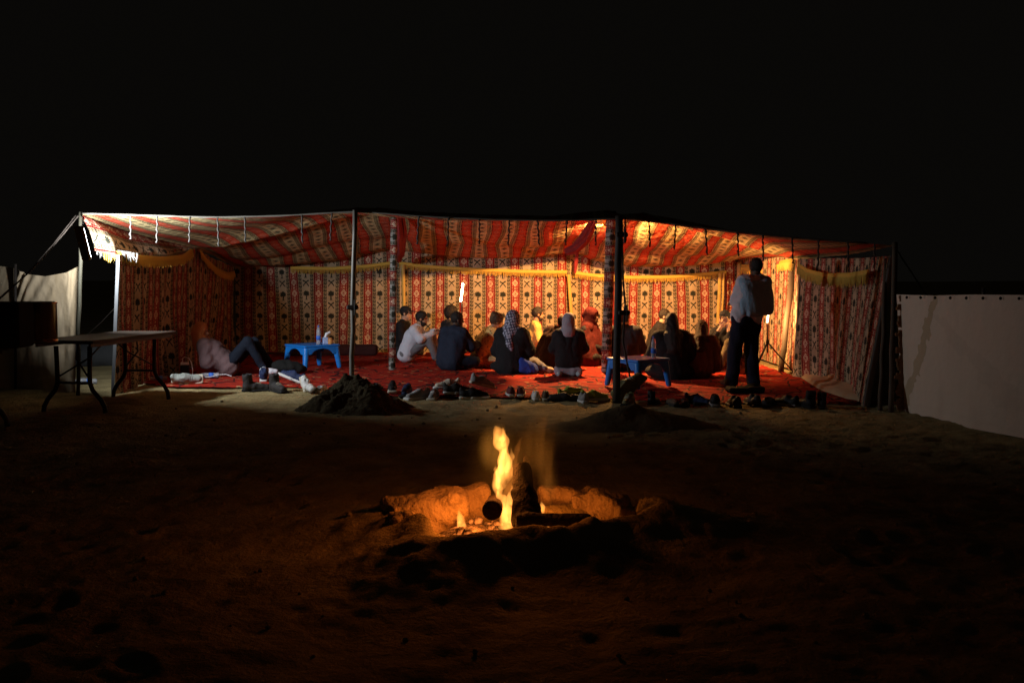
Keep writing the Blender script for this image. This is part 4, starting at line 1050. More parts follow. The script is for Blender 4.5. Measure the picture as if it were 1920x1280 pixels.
# r: standing
J = skeleton('stand', lean=-.02, side=.21, hf=.30, arms='cross', hyaw=10, hpitch=-8, kn=(A(.09, .03, .50), A(-.13, .05, .50)), an=(A(.10, -.02, .09), A(-.17, .06, .09)), to=(A(.13, .17, .05), A(-.22, .25, .05)))
J['sh'] = (J['top'] + J['ax'] * .155, J['top'] - J['ax'] * .155)
J['el'] = [J['top'] + A(.205, .06, -.28), J['top'] + A(-.225, .08, -.26)]
p, J, hood, q = person('tall standing person with folded arms and a blue grey sweater slung over a pale shirt', 1397, 726, 98, J, 2, TEE, None, 'short', beard=False, feet=PALE, group='people in the tent who stand', scale=.985, sleeve=.48, bulk=.010)
T, pl = J['top'], J['pel']
solid('shirt_back', [d_box(T * .45 + pl * .55 + A(0, .0, .03), (.165, .120, .34), .09), cut(d_half(pl + A(0, 0, -.10), (0, 0, -1), pl - .4, pl + .4))], .0115, TEE, p, k=.03, amp=.009, freq=22, seed=7)
SW = [d_box(T + A(.015, -.115, -.17), (.19, .055, .24), .05, roty(-8) @ rotx(-4)), d_cone(T + A(-.15, -.04, .03), T + A(.16, -.04, .04), .072), d_cone(J['neck'] + A(-.06, -.02, .02), J['neck'] + A(.06, -.02, .02), .068),
      d_cone(T + A(.15, -.05, .02), T + A(.205, -.04, -.30), .075, .070), d_cone(T + A(-.15, -.07, .0), T + A(-.17, -.10, -.36), .055, .045), d_cone(T + A(-.13, .03, .03), T + A(-.10, .15, -.22), .05, .04)]
solid('sweater', SW, .0105, SWEAT, p, k=.03, amp=.016, freq=19, seed=4)
TR = [d_cone(pl + A(.07, 0, .0), pl + A(-.07, 0, .0), .135)]
for i, sg in ((0, 1), (1, -1)): TR += [d_cone(pl + A(.085 * sg, 0, -.06), J['kn'][i], .116, .094), d_cone(J['kn'][i], J['an'][i] + A(0, -.01, -.01), .092, .084), d_cone(J['an'][i] + A(0, .03, .0), J['an'][i] + A(0, -.03, -.02), .082)]
TR += [cut(d_half((0, 0, .022), (0, 0, -1), (-.6, -.6, -.1), (.6, .6, .12)))]
solid('trousers', TR, .0115, TROU, p, k=.025, amp=.012, freq=21, seed=2)
# ------------------------------------------------------------------ shoes
def shoe_proto(kind):
    # local: toe towards +Y, sole on z = 0, length .29
    sole = [d_box((.0, .055, .014), (.047, .085, .016), .015), d_box((0, -.075, .014), (.038, .065, .016), .015)]
    if kind == 'trainer':
        up = [d_cone((0, -.095, .045), (0, -.02, .045), .040), d_cone((0, -.02, .045), (0, .095, .030), .042, .034), d_cone((0, -.105, .06), (0, -.115, .085), .030, .026), d_cone((0, .0, .06), (0, -.03, .085), .032, .03), cut(d_cone((0, -.085, .11), (0, -.035, .115), .027, .024)), cut(d_half((0, 0, .016), (0, 0, -1), (-.2, -.2, -.1), (.2, .2, .1)))]
    elif kind == 'boot':
        up = [d_cone((0, -.09, .045), (0, -.02, .045), .042), d_cone((0, -.02, .045), (0, .095, .034), .045, .038), d_cone((0, -.08, .06), (0, -.085, .155), .046, .048), cut(d_cone((0, -.085, .10), (0, -.085, .22), .036, .040)), cut(d_half((0, 0, .016), (0, 0, -1), (-.2, -.2, -.1), (.2, .2, .1)))]
    else:
        up = [d_cone((0, -.095, .038), (0, -.02, .036), .038), d_cone((0, -.02, .036), (0, .095, .026), .040, .034), cut(d_ell((0, -.075, .078), (.030, .058, .035))), cut(d_half((0, 0, .012), (0, 0, -1), (-.2, -.2, -.1), (.2, .2, .1)))]
    uV = sdf_mesh(up, .0065, k=.018, amp=.0022, freq=60); sV = sdf_mesh(sole, .0075, k=.02)
    lm = MB()
    ztop = {'trainer': (.096, .072), 'boot': (.115, .078), 'slip': (.07, .066)}[kind]
    for i in range(4):
        t = i / 3; y = .0 + .052 * t; z = .094 - .020 * t if kind != 'slip' else .071 - .008 * t
        lm.tube([(-.024, y, z - .010), (-.008, y + .004, z), (.010, y - .004, z), (.024, y, z - .010)], .0042, 4)
    return uV, sV, lm
PROTO = {}
def shoe(px, py, kind, head, colour, sole, lace, label, tilt=0, roll=0, lift=0.0, scale=1.0, group='shoes left along the edge of the rugs'):
    p = on_ground(px, py)
    x = min(max(p.x, -4.7), 4.4)
    fy = np.interp(x, cx, fe)
    if p.y > fy: p.z = max(p.z, .025)
    t = thing('shoe', label, 'shoe', (p.x, p.y, p.z + lift + .001), 0, group, scale * 1.2)
    t.rotation_euler = (Matrix.Rotation(R(head - 90), 3, 'Z') @ Matrix.Rotation(R(tilt), 3, 'X') @ Matrix.Rotation(R(roll), 3, 'Y')).to_euler()
    cols = (cloth('shoe_' + colour[0], colour[1], rough=.6), cloth('sole_' + sole[0], sole[1], rough=.7), cloth('lace_' + lace[0], lace[1]))
    if kind not in PROTO:
        (uV, uF), (sV, sF), lm = shoe_proto(kind)
        a = mesh('upper', uV, uF, cols[0], t); b = mesh('sole', sV, sF, cols[1], t); c = lm.build('laces', cols[2], t, True)
        PROTO[kind] = (a, b, c)
        for o in (a, b, c): m = o.data.materials[0]; o.material_slots[0].link = 'OBJECT'; o.material_slots[0].material = m
    else:
        for o, m in zip(PROTO[kind], cols):
            c = o.copy(); link(c, t); c.material_slots[0].link = 'OBJECT'; c.material_slots[0].material = m
    return t
W_ = ('white', (.58, .57, .54)); K_ = ('black', (.016, .015, .015)); G_ = ('grey', (.26, .25, .24)); N_ = ('navy', (.02, .03, .075)); L_ = ('lime', (.28, .34, .05)); B_ = ('brown', (.10, .065, .04)); O_ = ('olive', (.16, .145, .065)); C_ = ('cream', (.50, .44, .34)); D_ = ('dark', (.035, .03, .028)); MR = ('maroon', (.12, .03, .03)); BU = ('blue', (.05, .10, .28))
SH = [
 (352, 724, 'trainer', 8, ('stone', (.26, .27, .24)), C_, G_, 'pale grey trainer lying tipped over alone at the left rug edge', 0, 62, .05, 1.25),
 (481, 734, 'boot', 15, D_, K_, C_, 'left dark ankle boot with open shaft at the left end of the shoe row', 0, 0, 0, 1.12),
 (522, 736, 'boot', -50, D_, K_, C_, 'right dark ankle boot turned to the fire at the left end of the row', 0, 0, 0, 1.12),
 (495, 718, 'trainer', 100, N_, W_, W_, 'navy trainer with white heel tipped upright behind the dark ankle boots', 22, 0, .06, 1.15),
 (545, 722, 'trainer', 160, N_, W_, BU, 'navy trainer with white heel lying right of the dark ankle boots', 18, 10, .04, 1.15),
 (572, 733, 'trainer', 110, W_, C_, W_, 'white canvas shoe with heel to the fire, left of the pointed heap', 30, 0, .07, 1.0),
 (586, 736, 'slip', -70, W_, B_, C_, 'scuffed white shoe with brown sole beside the white canvas shoe', 0, 40, .03, 1.0),
 (602, 735, 'slip', 80, G_, W_, G_, 'small grey shoe at the left foot of the pointed heap', 0, 0, 0, .95),
 (690, 732, 'slip', 95, B_, K_, K_, 'brown shoe half hidden behind the right side of the pointed heap', 0, 0, 0, 1.0),
 (705, 735, 'slip', 80, K_, K_, K_, 'black shoe half hidden behind the right side of the pointed heap', 0, 0, 0, 1.0),
 (736, 741, 'trainer', -86, K_, C_, K_, 'black trainer with pale toe cap right of the pointed heap', 0, 0, 0, 1.05),
 (762, 743, 'trainer', -95, N_, K_, K_, 'shiny midnight blue trainer next to the pale toe capped one', 0, 0, 0, 1.15),
 (783, 749, 'trainer', -140, G_, W_, W_, 'grey trainer with thick white sole and loose laces in front of the row', 0, 0, 0, 1.08),
 (813, 749, 'trainer', -98, G_, C_, W_, 'grey laced trainer pointing straight at the fire', 0, 0, 0, 1.05),
 (838, 739, 'trainer', 200, C_, W_, C_, 'cream trainer behind the dark shoe with white heel', 0, 0, .02, 1.05),
 (858, 746, 'trainer', 8, D_, W_, K_, 'first dark shoe with white heel, toe to the right', 0, 0, 0, 1.1),
 (890, 748, 'trainer', 4, K_, C_, K_, 'second dark shoe with pale heel, under the tipped pale one', 0, 0, 0, 1.15),
 (904, 741, 'trainer', 20, G_, C_, K_, 'tipped pale shoe resting on the second dark shoe', -16, 0, .07, 1.05),
 (957, 747, 'trainer', 96, MR, W_, MR, 'left shoe of the maroon pair with white heels', 0, 0, 0, .95),
 (977, 748, 'trainer', 84, MR, W_, MR, 'right shoe of the maroon pair with white heels', 0, 0, 0, .95),
 (1003, 749, 'trainer', 97, W_, W_, B_, 'left shoe of the small white heeled pair', 0, 0, 0, .92),
 (1023, 749, 'trainer', 88, B_, C_, C_, 'brown backed right shoe of the small white heeled pair', 0, 0, 0, .92),
 (1056, 752, 'slip', 175, D_, K_, K_, 'flat dark shoe left of the lime trainers', 0, 0, 0, 1.15),
 (1072, 747, 'trainer', 20, L_, D_, K_, 'lime and black trainer lying at the back', 12, 0, .03, 1.0),
 (1092, 754, 'trainer', 100, G_, W_, L_, 'trainer with grey white heel among the lime ones', 0, 0, 0, 1.0),
 (1116, 751, 'trainer', 8, L_, W_, L_, 'lime green trainer with white sole, toe to the right', 0, 0, 0, 1.05),
 (1178, 760, 'trainer', -110, O_, K_, C_, 'olive laced shoe standing under the large tipped up one', 0, 0, .0, 1.1),
 (1181, 752, 'trainer', 25, O_, O_, C_, 'large olive shoe tipped up against the right dark pole', 38, 20, .13, 1.5),
 (1226, 758, 'boot', 60, D_, K_, W_, 'dark shoe with white torn rim at the foot of the right blue table', 0, 0, 0, .8),
 (1262, 760, 'slip', -80, B_, D_, C_, 'brown strap sandal right of the low smooth heap', 0, 0, 0, .9),
 (1284, 760, 'slip', -100, K_, D_, K_, 'black slip on shoe between the strap sandal and the navy trainer', 0, 0, 0, .95),
 (1309, 759, 'trainer', -40, N_, D_, BU, 'navy trainer with bluish laces left of the standing person', 0, 0, 0, 1.05),
 (1340, 760, 'trainer', 80, K_, G_, K_, 'black trainer with glinting grey heel left of the standing person', 0, 0, 0, 1.1),
 (1376, 763, 'trainer', 92, K_, K_, K_, 'left black shoe straight below the feet of the standing person', 0, 0, 0, 1.1),
 (1410, 761, 'trainer', 96, D_, K_, K_, 'right charcoal shoe straight below the feet of the standing person', 0, 0, 0, 1.15),
 (1442, 760, 'slip', 60, D_, D_, D_, 'low charcoal slip on right of the standing person', 0, 0, 0, 1.1),
 (1474, 761, 'trainer', 120, K_, G_, K_, 'black shoe with grey sole right of the charcoal slip on', 0, 0, 0, 1.05),
 (1512, 763, 'boot', 100, K_, K_, K_, 'black ankle boot near the right end of the shoe row', 0, 0, 0, .95),
 (1538, 764, 'boot', 80, D_, D_, K_, 'charcoal ankle boot ending the shoe row on the right', 0, 0, 0, .9),
]
for a in SH: shoe(*a)

# ------------------------------------------------------------------ blue plastic tables and what stands on them
def blue_table(px, py, size, h, rot, label):
    p = G(px, py, .03); t = thing('plastic_table', label, 'table', (p.x, p.y, .03), R(rot), 'low blue plastic tables')
    s = size / 2
    solid('table_top', [d_box((0, 0, h - .018), (s, s, .018), .016), cut(d_box((0, 0, h + .008), (s - .05, s - .05, .012), .004))], .009, M_BLUE, t, k=.008)
    for sx in (1, -1):
        for sy in (1, -1):
            L = [d_cone((sx * (s - .055), sy * (s - .055), h - .05), (sx * (s - .015), sy * (s - .015), .03), .052, .036), cut(d_half((0, 0, .003), (0, 0, -1), (-1, -1, -.2), (1, 1, .3))), cut(d_half((0, 0, h - .036), (0, 0, 1), (-1, -1, h - .2), (1, 1, h + .1)))]
            solid('leg', L, .009, M_BLUE, t, k=.01)
    for a in range(4):
        M = rotz(90 * a); c_ = M @ A(0, -(s - .014), h - .09)
        ap = [d_box(c_, (s - .07, .010, .055), .006, M), cut(d_ell(M @ A(0, -(s - .014), h - .185), (s - .12, .08, .125), M))]
        solid('apron', ap, .008, M_BLUE, t, k=.006)
    return t, Vector((p.x, p.y, .03 + h))
t1, T1 = blue_table(586, 690, .64, .385, 40, 'low bright blue plastic table left of the thin pole, holding a bottle and tissues')
t2, T2 = blue_table(1196, 724, .60, .38, 36, 'low blue plastic table in shade beside the right dark pole')
M_PET = bpy.data.materials.new('clear_plastic'); M_PET.use_nodes = True
b_ = M_PET.node_tree.nodes['Principled BSDF']; b_.inputs['Base Color'].default_value = (.82, .85, .92, 1); b_.inputs['Roughness'].default_value = .12; b_.inputs['Transmission Weight'].default_value = .72; b_.inputs['IOR'].default_value = 1.33
M_LABEL = mat('bottle_label', (.05, .16, .62), .4, var=.5, scale=26); M_CAPB = mat('bottle_cap', (.10, .15, .55), .4)
def bottle(loc, rot, label, h=.30):
    t = thing('water_bottle', label, 'bottle', loc); t.rotation_euler = rot; k = h / .30
    m_ = MB(); m_.lathe([(r * k, z * k) for r, z in ((.024, .0), (.034, .004), (.036, .03), (.033, .05), (.036, .07), (.036, .14), (.032, .155), (.036, .17), (.035, .20), (.026, .245), (.014, .268), (.013, .278))], 20); m_.build('bottle_body', M_PET, t, True)
    m_ = MB(); m_.lathe([(.0368 * k, .072 * k), (.0368 * k, .136 * k)], 20); m_.build('label', M_LABEL, t, True)
    m_ = MB(); m_.lathe([(.016 * k, .276 * k), (.0165 * k, .296 * k), (.014 * k, .30 * k)], 14); m_.build('cap', M_CAPB, t, True)
    return t
bottle(P(598, 656, T1.y - .02) * Vector((1, 1, 0)) + Vector((0, 0, T1.z + .0)) if False else Vector((P(598, 656, T1.y).x, T1.y - .02, T1.z - .006)), (0, 0, 0), 'upright water bottle on the left blue table', .30)
bottle(Vector((P(1224, 690, T2.y).x, T2.y - .05, T2.z - .006)), (0, 0, 0), 'upright water bottle on the right blue table', .29)
bottle(G(411, 703, .06), (R(90), R(20), R(-86)), 'water bottle lying on the rug below the raised knees of the mauve hoodie wearer', .31)
bottle(G(314, 708, .06), (R(90), 0, R(-75)), 'water bottle lying at the left edge of the rug by the tipped trainer', .27)
pb = on_ground(182, 720); pb.z += .04
bottle(pb, (R(84), 0, R(-62)), 'discarded water bottle lying on the sand between the folding table legs', .30)
o = thing('tissue_box', 'white and blue tissue pack on the left blue table', 'tissue box', Vector((P(609, 656, T1.y).x, T1.y + .04, T1.z - .006)), R(20))
m_ = MB(); m_.box((0, 0, .055), (.085, .10, .11), bevel=.008); m_.build('pack', mat('tissue_pack', (.35, .42, .62), .5, var=.5, scale=30), o)
m_ = solid('tissue', [d_cone((0, 0, .11), (.03, 0, .17), .022, .012), d_cone((.02, 0, .16), (.07, 0, .185), .014, .02)], .007, M_WHITE, o, amp=.004, freq=80)
o = thing('jar', 'small orange jar beside the tissues on the left blue table', 'jar', Vector((P(619, 656, T1.y).x, T1.y + .02, T1.z - .006)))
m_ = MB(); m_.lathe([(.033, 0), (.036, .006), (.036, .075), (.03, .086)], 16); m_.build('jar_body', mat('orange_jar', (.62, .26, .07), .4), o, True)
m_ = MB(); m_.lathe([(.033, .0861), (.034, .10), (.03, .104)], 16); m_.build('lid', mat('orange_lid', (.55, .20, .05), .4), o, True)
# power bank with charger and white cable
pp = G(347, 706, .035); o = thing('power_station', 'black power box with a white charger plugged in on top, beside the mauve hoodie', 'power box', pp, R(8))
m_ = MB(); m_.box((0, 0, .085), (.12, .10, .17), bevel=.012); m_.build('box_body', M_BLACK, o)
m_ = MB(); m_.box((0, 0, .19), (.115, .06, .036), bevel=.006); m_.build('charger', M_WHITE, o)
cb = MB(); cb.tube([(-.03, 0, .208), (-.03, 0, .26), (.0, -.01, .285), (.06, -.02, .27), (.10, -.03, .20), (.115, -.04, .10), (.11, -.05, .01), (.16, -.05, .006)], .0055, 6)
c_ = cb.build('charging_cable', M_WHITE, o, True)
cb = MB(); base_ = G(385, 707, .04); cb.tube([base_, base_ + Vector((.08, .0, .005)), base_ + Vector((.16, .05, .03)), base_ + Vector((.26, .12, .03)), base_ + Vector((.36, .05, .01))], .0055, 6)
tag(cb.build('cable', M_WHITE, None, True), 'white cable curling over the rug left of the lying bottle', 'cable')
# bags
o = solid('bag', [d_ell((0, 0, .09), (.30, .15, .10)), d_ell((.12, .03, .06), (.22, .14, .07)), d_cone((-.1, -.05, .17), (.1, -.03, .18), .018)], .014, cloth('bag_black', (.014, .014, .013)), amp=.014, freq=22, k=.03)
pp = G(532, 699, .03); o.location = (pp.x, pp.y, .03); tag(o, 'slumped black bag on the rug left of the bright blue table', 'bag')
o = solid('bag', [d_box((-.11, 0, .035), (.12, .13, .035), .03), d_box((.12, .02, .04), (.11, .12, .04), .03), d_ell((.12, .06, .07), (.09, .06, .04))], .012, cloth('bag_flat', (.012, .011, .011)), amp=.006, freq=40)
pp = on_ground(1397, 739); o.location = (pp.x, pp.y, max(pp.z, .02)); tag(o, 'flat black bag at the feet of the standing person', 'bag')
o = solid('bag', [d_box((0, 0, .17), (.15, .11, .17), .07), d_ell((.02, -.10, .12), (.10, .06, .10))], .014, spot_mat('camouflage', (.06, .05, .03), (.34, .26, .15), 16, .48), amp=.012, freq=26, k=.03)
pp = G(1400, 702, .03); o.location = (pp.x, pp.y, .03); tag(o, 'camouflage backpack seen between the legs of the standing person', 'backpack')
# ------------------------------------------------------------------ lamp stands
def tripod(name, label, head, foot_y, spread, tube_len, glow):
    base = Vector((head.x, head.y, .03)); t = thing(name, label, 'lamp stand', base)
    H = head.z - .03
    m_ = MB(); m_.tube([(0, 0, .30), (0, 0, H - tube_len / 2 - .02)], .012, 8); m_.build('column', M_BLACK, t, True)
    for k in range(3):
        a = R(100 + 120 * k); m_ = MB(); m_.tube([(0, 0, .46), (math.cos(a) * spread, math.sin(a) * spread, .0)], [.012, .010], 8); m_.build('leg', M_BLACK, t, True)
    m_ = MB(); m_.tube([(0, 0, .43), (0, 0, .50)], .026, 10); m_.build('collar', M_BLACK, t, True)
    m_ = MB(); m_.lathe([(.010, -tube_len / 2), (.0145, -tube_len / 2 + .005), (.0145, tube_len / 2 - .005), (.010, tube_len / 2)], 12, c=(0, 0, H), M=Matrix.Rotation(R(7), 3, 'Y')); m_.build('tube', glow, t, True)
    return t
tripod('tube_lamp', 'glowing white tube lamp on a thin black stand among the seated people', TUBE_AT, 0, .34, .30, emit('tube_glow', (1, .66, .34), 70))
hd = TRIPOD_AT - TRIPOD_N * .03
tripod('tripod_lamp', 'warm lamp on a black tripod hidden behind the standing person', hd, 0, .40, .20, emit('tripod_glow', (1, .66, .32), 12))
# ------------------------------------------------------------------ folding tables, tin and box on the left
def folding_table(label, a, b, width, ext, zt, legmat, topmat, sides=(0, 1)):
    a = Vector(a); b = Vector(b); d = (b - a).normalized(); s = Vector((d.y, -d.x, 0))
    t = thing('folding_table', label, 'table', (a.x, a.y, 0)); L = Vector((a.x, a.y, 0))
    mid = (a + b) / 2 - L; ln = (b - a).length + 2 * ext
    M = Matrix((s, d, Vector((0, 0, 1)))).transposed()
    n, k = 40, 16; top = []; 
    m_ = MB(); m_.box(mid + Vector((0, 0, zt - .018)), (width, ln, .036), M, bevel=.014); m_.build('table_top', topmat, t)
    m_ = MB()
    for q in (1, -1): m_.box(mid + Vector((0, 0, zt - .056)) + s * q * (width / 2 - .07), (.025, ln - .15, .038), M)
    m_.build('rail', legmat, t)
    for e in (a, b):
        c = e - L
        zg = gz(e.x, e.y) - .02
        tops = []
        for q in (1, -1):
            w = width * .5
            pts = [c + s * q * w * .52 + Vector((0, 0, zt - .075)), c + s * q * w * .50 + Vector((0, 0, .42)), c + s * q * w * .50 + Vector((0, 0, .33)), c + s * q * w * .58 + Vector((0, 0, .25)), c + s * q * w * .82 + Vector((0, 0, .15)), c + s * q * w * .94 + Vector((0, 0, .07)), c + s * q * w * .97 + Vector((0, 0, zg))]
            m_ = MB(); m_.tube(pts, .025, 10); m_.build('leg', legmat, t, True)
        m_ = MB(); m_.tube([c - s * width * .24 + Vector((0, 0, .33)), c + s * width * .24 + Vector((0, 0, .33))], .014, 8); m_.build('crossbar', legmat, t, True)
        for q in (1, -1):
            sg = 1 if e is a else -1
            m_ = MB(); m_.tube([c + s * q * width * .22 + Vector((0, 0, .40)), c - s * q * width * .10 + d * sg * .18 + Vector((0, 0, .58)), c - s * q * width * .20 + d * sg * .36 + Vector((0, 0, zt - .06))], .010, 6); m_.build('brace', legmat, t, True)
    return t
M_TOP = mat('table_laminate', (.042, .030, .022), .6, var=.5, scale=7, spec=.25); M_LEG = mat('table_steel', (.035, .032, .03), .45, metal=.2)
fa, fb_ = on_ground(140, 775), on_ground(264, 744)
folding_table('long folding table with bent steel legs standing empty on the sand', (fa.x, fa.y, 0), (fb_.x, fb_.y, 0), .74, .26, .80, M_LEG, M_TOP)
sa = on_ground(-20, 806); sb = Vector((sa.x - 1.2, sa.y + .5, 0)); 
ft2 = folding_table('dark folding table at the left frame edge carrying the black box', (-4.98, 9.62, 0), (-5.75, 10.8, 0), .72, .2, .80, M_LEG, mat('table_dark', (.06, .045, .04), .45, var=.3))
o = thing('box', 'large matt black box on the dark folding table', 'box', P(12, 645, 9.55) * Vector((1, 1, 0)) + Vector((0, 0, .80)), R(4))
m_ = MB(); m_.box((-.12, 0, .215), (.62, .40, .43), bevel=.02); m_.build('box_body', mat('box_black', (.016, .014, .012), .9, spec=.1), o)
m_ = MB(); m_.box((-.12, -.202, .36), (.5, .008, .02)); m_.build('strip', M_BLACK, o)
o = thing('tin_drum', 'tall shiny brown metal tin reflecting the fire, right of the black box', 'tin', Vector((P(79, 630, 10.15).x, 10.15, .80)))
M_TIN = mat('tin_brown', (.42, .25, .15), .20, metal=1.0, var=.3)
m_ = MB(); m_.lathe([(.135, 0), (.145, .006), (.145, .395), (.150, .40), (.150, .412), (.12, .42)], 40); m_.build('drum', M_TIN, o, True)
m_ = MB(); m_.lathe([(.151, .02), (.154, .026), (.151, .032)], 40); m_.build('hoop', M_TIN, o, True)
# a heap of cloth in the dark behind the tent's left corner
o = solid('tarpaulin', [d_ell((0, 0, .15), (.8, .4, .28)), d_ell((.5, .1, .2), (.4, .3, .26))], .035, cloth('tarp_grey', (.05, .05, .05)), amp=.03, freq=9, k=.1)
o.location = (-6.9, 17.0, 0); tag(o, 'grey tarpaulin heap in the dark gap left of the tent', 'tarpaulin')
# ------------------------------------------------------------------ camp fire
M_STONE = mat('fire_stone', (.36, .255, .14), .9, var=.75, scale=7, bump=1.3, bscale=30)
M_CHAR = mat('charred_wood', (.020, .015, .012), .8, var=.6, scale=18, bump=.9, bscale=40)
M_BARK = mat('log_bark', (.05, .033, .022), .85, var=.5, scale=14, bump=.9, bscale=45)
def stone(px, Y, z, half, rz_, label, seed, amp=.022):
    o = solid('stone', [d_box((0, 0, 0), half, .035)], .011, M_STONE, k=.01, amp=amp * 1.15, freq=24, seed=seed)
    p = P(px, 950, Y); o.location = (p.x, Y, z); o.rotation_euler = (R(rng.uniform(-6, 6)), R(rng.uniform(-6, 6)), R(rz_))
    tag(o, label, 'stone', 'stones round the fire')
stone(798, 5.70, .075, (.24, .09, .13), 24, 'long pale slab closing the left side of the fire', 1)
stone(868, 5.93, .085, (.17, .07, .125), -6, 'flat topped slab behind the flame, left of the burning stump', 4)
stone(1062, 5.98, .075, (.15, .08, .11), -8, 'grey slab behind the horizontal log', 6)
stone(1128, 5.80, .075, (.15, .085, .105), -30, 'rough crumbling slab closing the right side of the fire', 8, .034)
stone(1172, 5.60, .10, (.07, .06, .055), 10, 'small lumpy stone at the right end of the ring', 2, .03)
stone(748, 5.45, .12, (.07, .06, .05), 40, 'small dark stone at the left end of the ring', 5, .03)
fire = thing('camp_fire', 'open camp fire with one tall twisting orange flame and glowing embers in the sand pit', 'fire', FIRE_C)
FI = -FIRE_C
def volume(name, col, strength, nscale=9.0, cut_=.30):
    m = bpy.data.materials.new(name); m.use_nodes = True; nt = m.node_tree
    nt.nodes.remove(nt.nodes['Principled BSDF'])
    e = nt.nodes.new('ShaderNodeEmission'); e.inputs['Color'].default_value = tuple(col) + (1,)
    tc = nt.nodes.new('ShaderNodeTexCoord'); mp = nt.nodes.new('ShaderNodeMapping'); mp.inputs['Scale'].default_value = (1, 1, .35); nt.links.new(tc.outputs['Object'], mp.inputs[0])
    n = nt.nodes.new('ShaderNodeTexNoise'); n.inputs['Scale'].default_value = nscale; n.inputs['Detail'].default_value = 2; nt.links.new(mp.outputs[0], n.inputs['Vector'])
    mr = nt.nodes.new('ShaderNodeMapRange'); mr.inputs['From Min'].default_value = cut_; mr.inputs['From Max'].default_value = cut_ + .3; mr.inputs['To Max'].default_value = strength
    nt.links.new(n.outputs['Fac'], mr.inputs['Value']); nt.links.new(mr.outputs[0], e.inputs['Strength'])
    nt.links.new(e.outputs[0], nt.nodes['Material Output'].inputs['Volume'])
    return m
M_FL1 = volume('flame_core', (1, .36, .06), 36, 13, .30); M_FL2 = volume('flame_veil', (1, .27, .035), 7.0, 9, .32); M_WISP = volume('glow_haze', (1, .30, .035), .9, 5, .38)
WID = 1.15
def flame(name, pts, m, vox=.008, amp=.006, freq=30, k=.02, Yoff=0.0):
    pr = []
    for i in range(len(pts) - 1):
        (x0, y0, r0), (x1, y1, r1) = pts[i], pts[i + 1]
        a = P(x0, y0, FIRE_C.y + Yoff + .03 * math.sin(i)) + FI; b = P(x1, y1, FIRE_C.y + Yoff + .03 * math.sin(i + 1)) + FI
        pr.append(d_cone(a, b, r0 * WID, r1 * WID))
    return solid(name, pr, vox, m, fire, k=k, amp=amp, freq=freq)
flame('flame', [(947, 986, .034), (950, 962, .034), (944, 936, .022), (934, 922, .014)], M_FL1, amp=.012, freq=42)
flame('flame', [(932, 930, .012), (936, 910, .026), (944, 886, .040), (946, 866, .030), (944, 846, .016), (938, 828, .034), (935, 812, .022), (929, 800, .003)], M_FL1, amp=.015, freq=42)
flame('flame', [(942, 822, .016), (947, 806, .003)], M_FL1, amp=.003, vox=.006)
flame('flame', [(936, 822, .014), (922, 806, .003)], M_FL1, amp=.003, vox=.006)
flame('flame', [(950, 880, .016), (960, 856, .010), (958, 838, .002)], M_FL1, amp=.004, vox=.006)
flame('flame', [(936, 900, .014), (929, 880, .008), (931, 862, .002)], M_FL1, amp=.004, vox=.006)
flame('flame', [(938, 940, .012), (956, 916, .026), (966, 890, .020), (970, 870, .006)], M_FL2, amp=.008)
flame('flame', [(951, 890, .022), (962, 866, .020), (970, 842, .012), (978, 818, .004)], M_FL2, k=.015)
for i in range(11):
    x_, y_ = ((946, 972), (952, 958), (936, 930), (934, 912), (952, 896), (940, 884), (954, 876), (942, 858), (936, 836), (944, 832), (958, 940))[i]
    h_ = rng.uniform(26, 62); dx_ = rng.uniform(-9, 12); r_ = rng.uniform(.012, .020)
    flame('flame', [(x_, y_, r_), (x_ + dx_ * .2 + 3 * math.sin(i), y_ - h_ * .35, r_ * .8), (x_ + dx_ * .7, y_ - h_ * .7, r_ * .42), (x_ + dx_, y_ - h_, .0015)], M_FL1, amp=.003, vox=.0055, freq=50, k=.012, Yoff=rng.uniform(-.03, .03))
flame('flame', [(865, 984, .022), (864, 972, .014), (860, 958, .004)], M_FL1, vox=.005, amp=.003)
flame('flame', [(1017, 958, .012), (1017, 950, .010), (1015, 940, .003)], M_FL1, vox=.004, amp=.002)
flame('flame', [(1026, 986, .014), (1042, 984, .010)], M_FL1, vox=.005, amp=.003, Yoff=-.2)
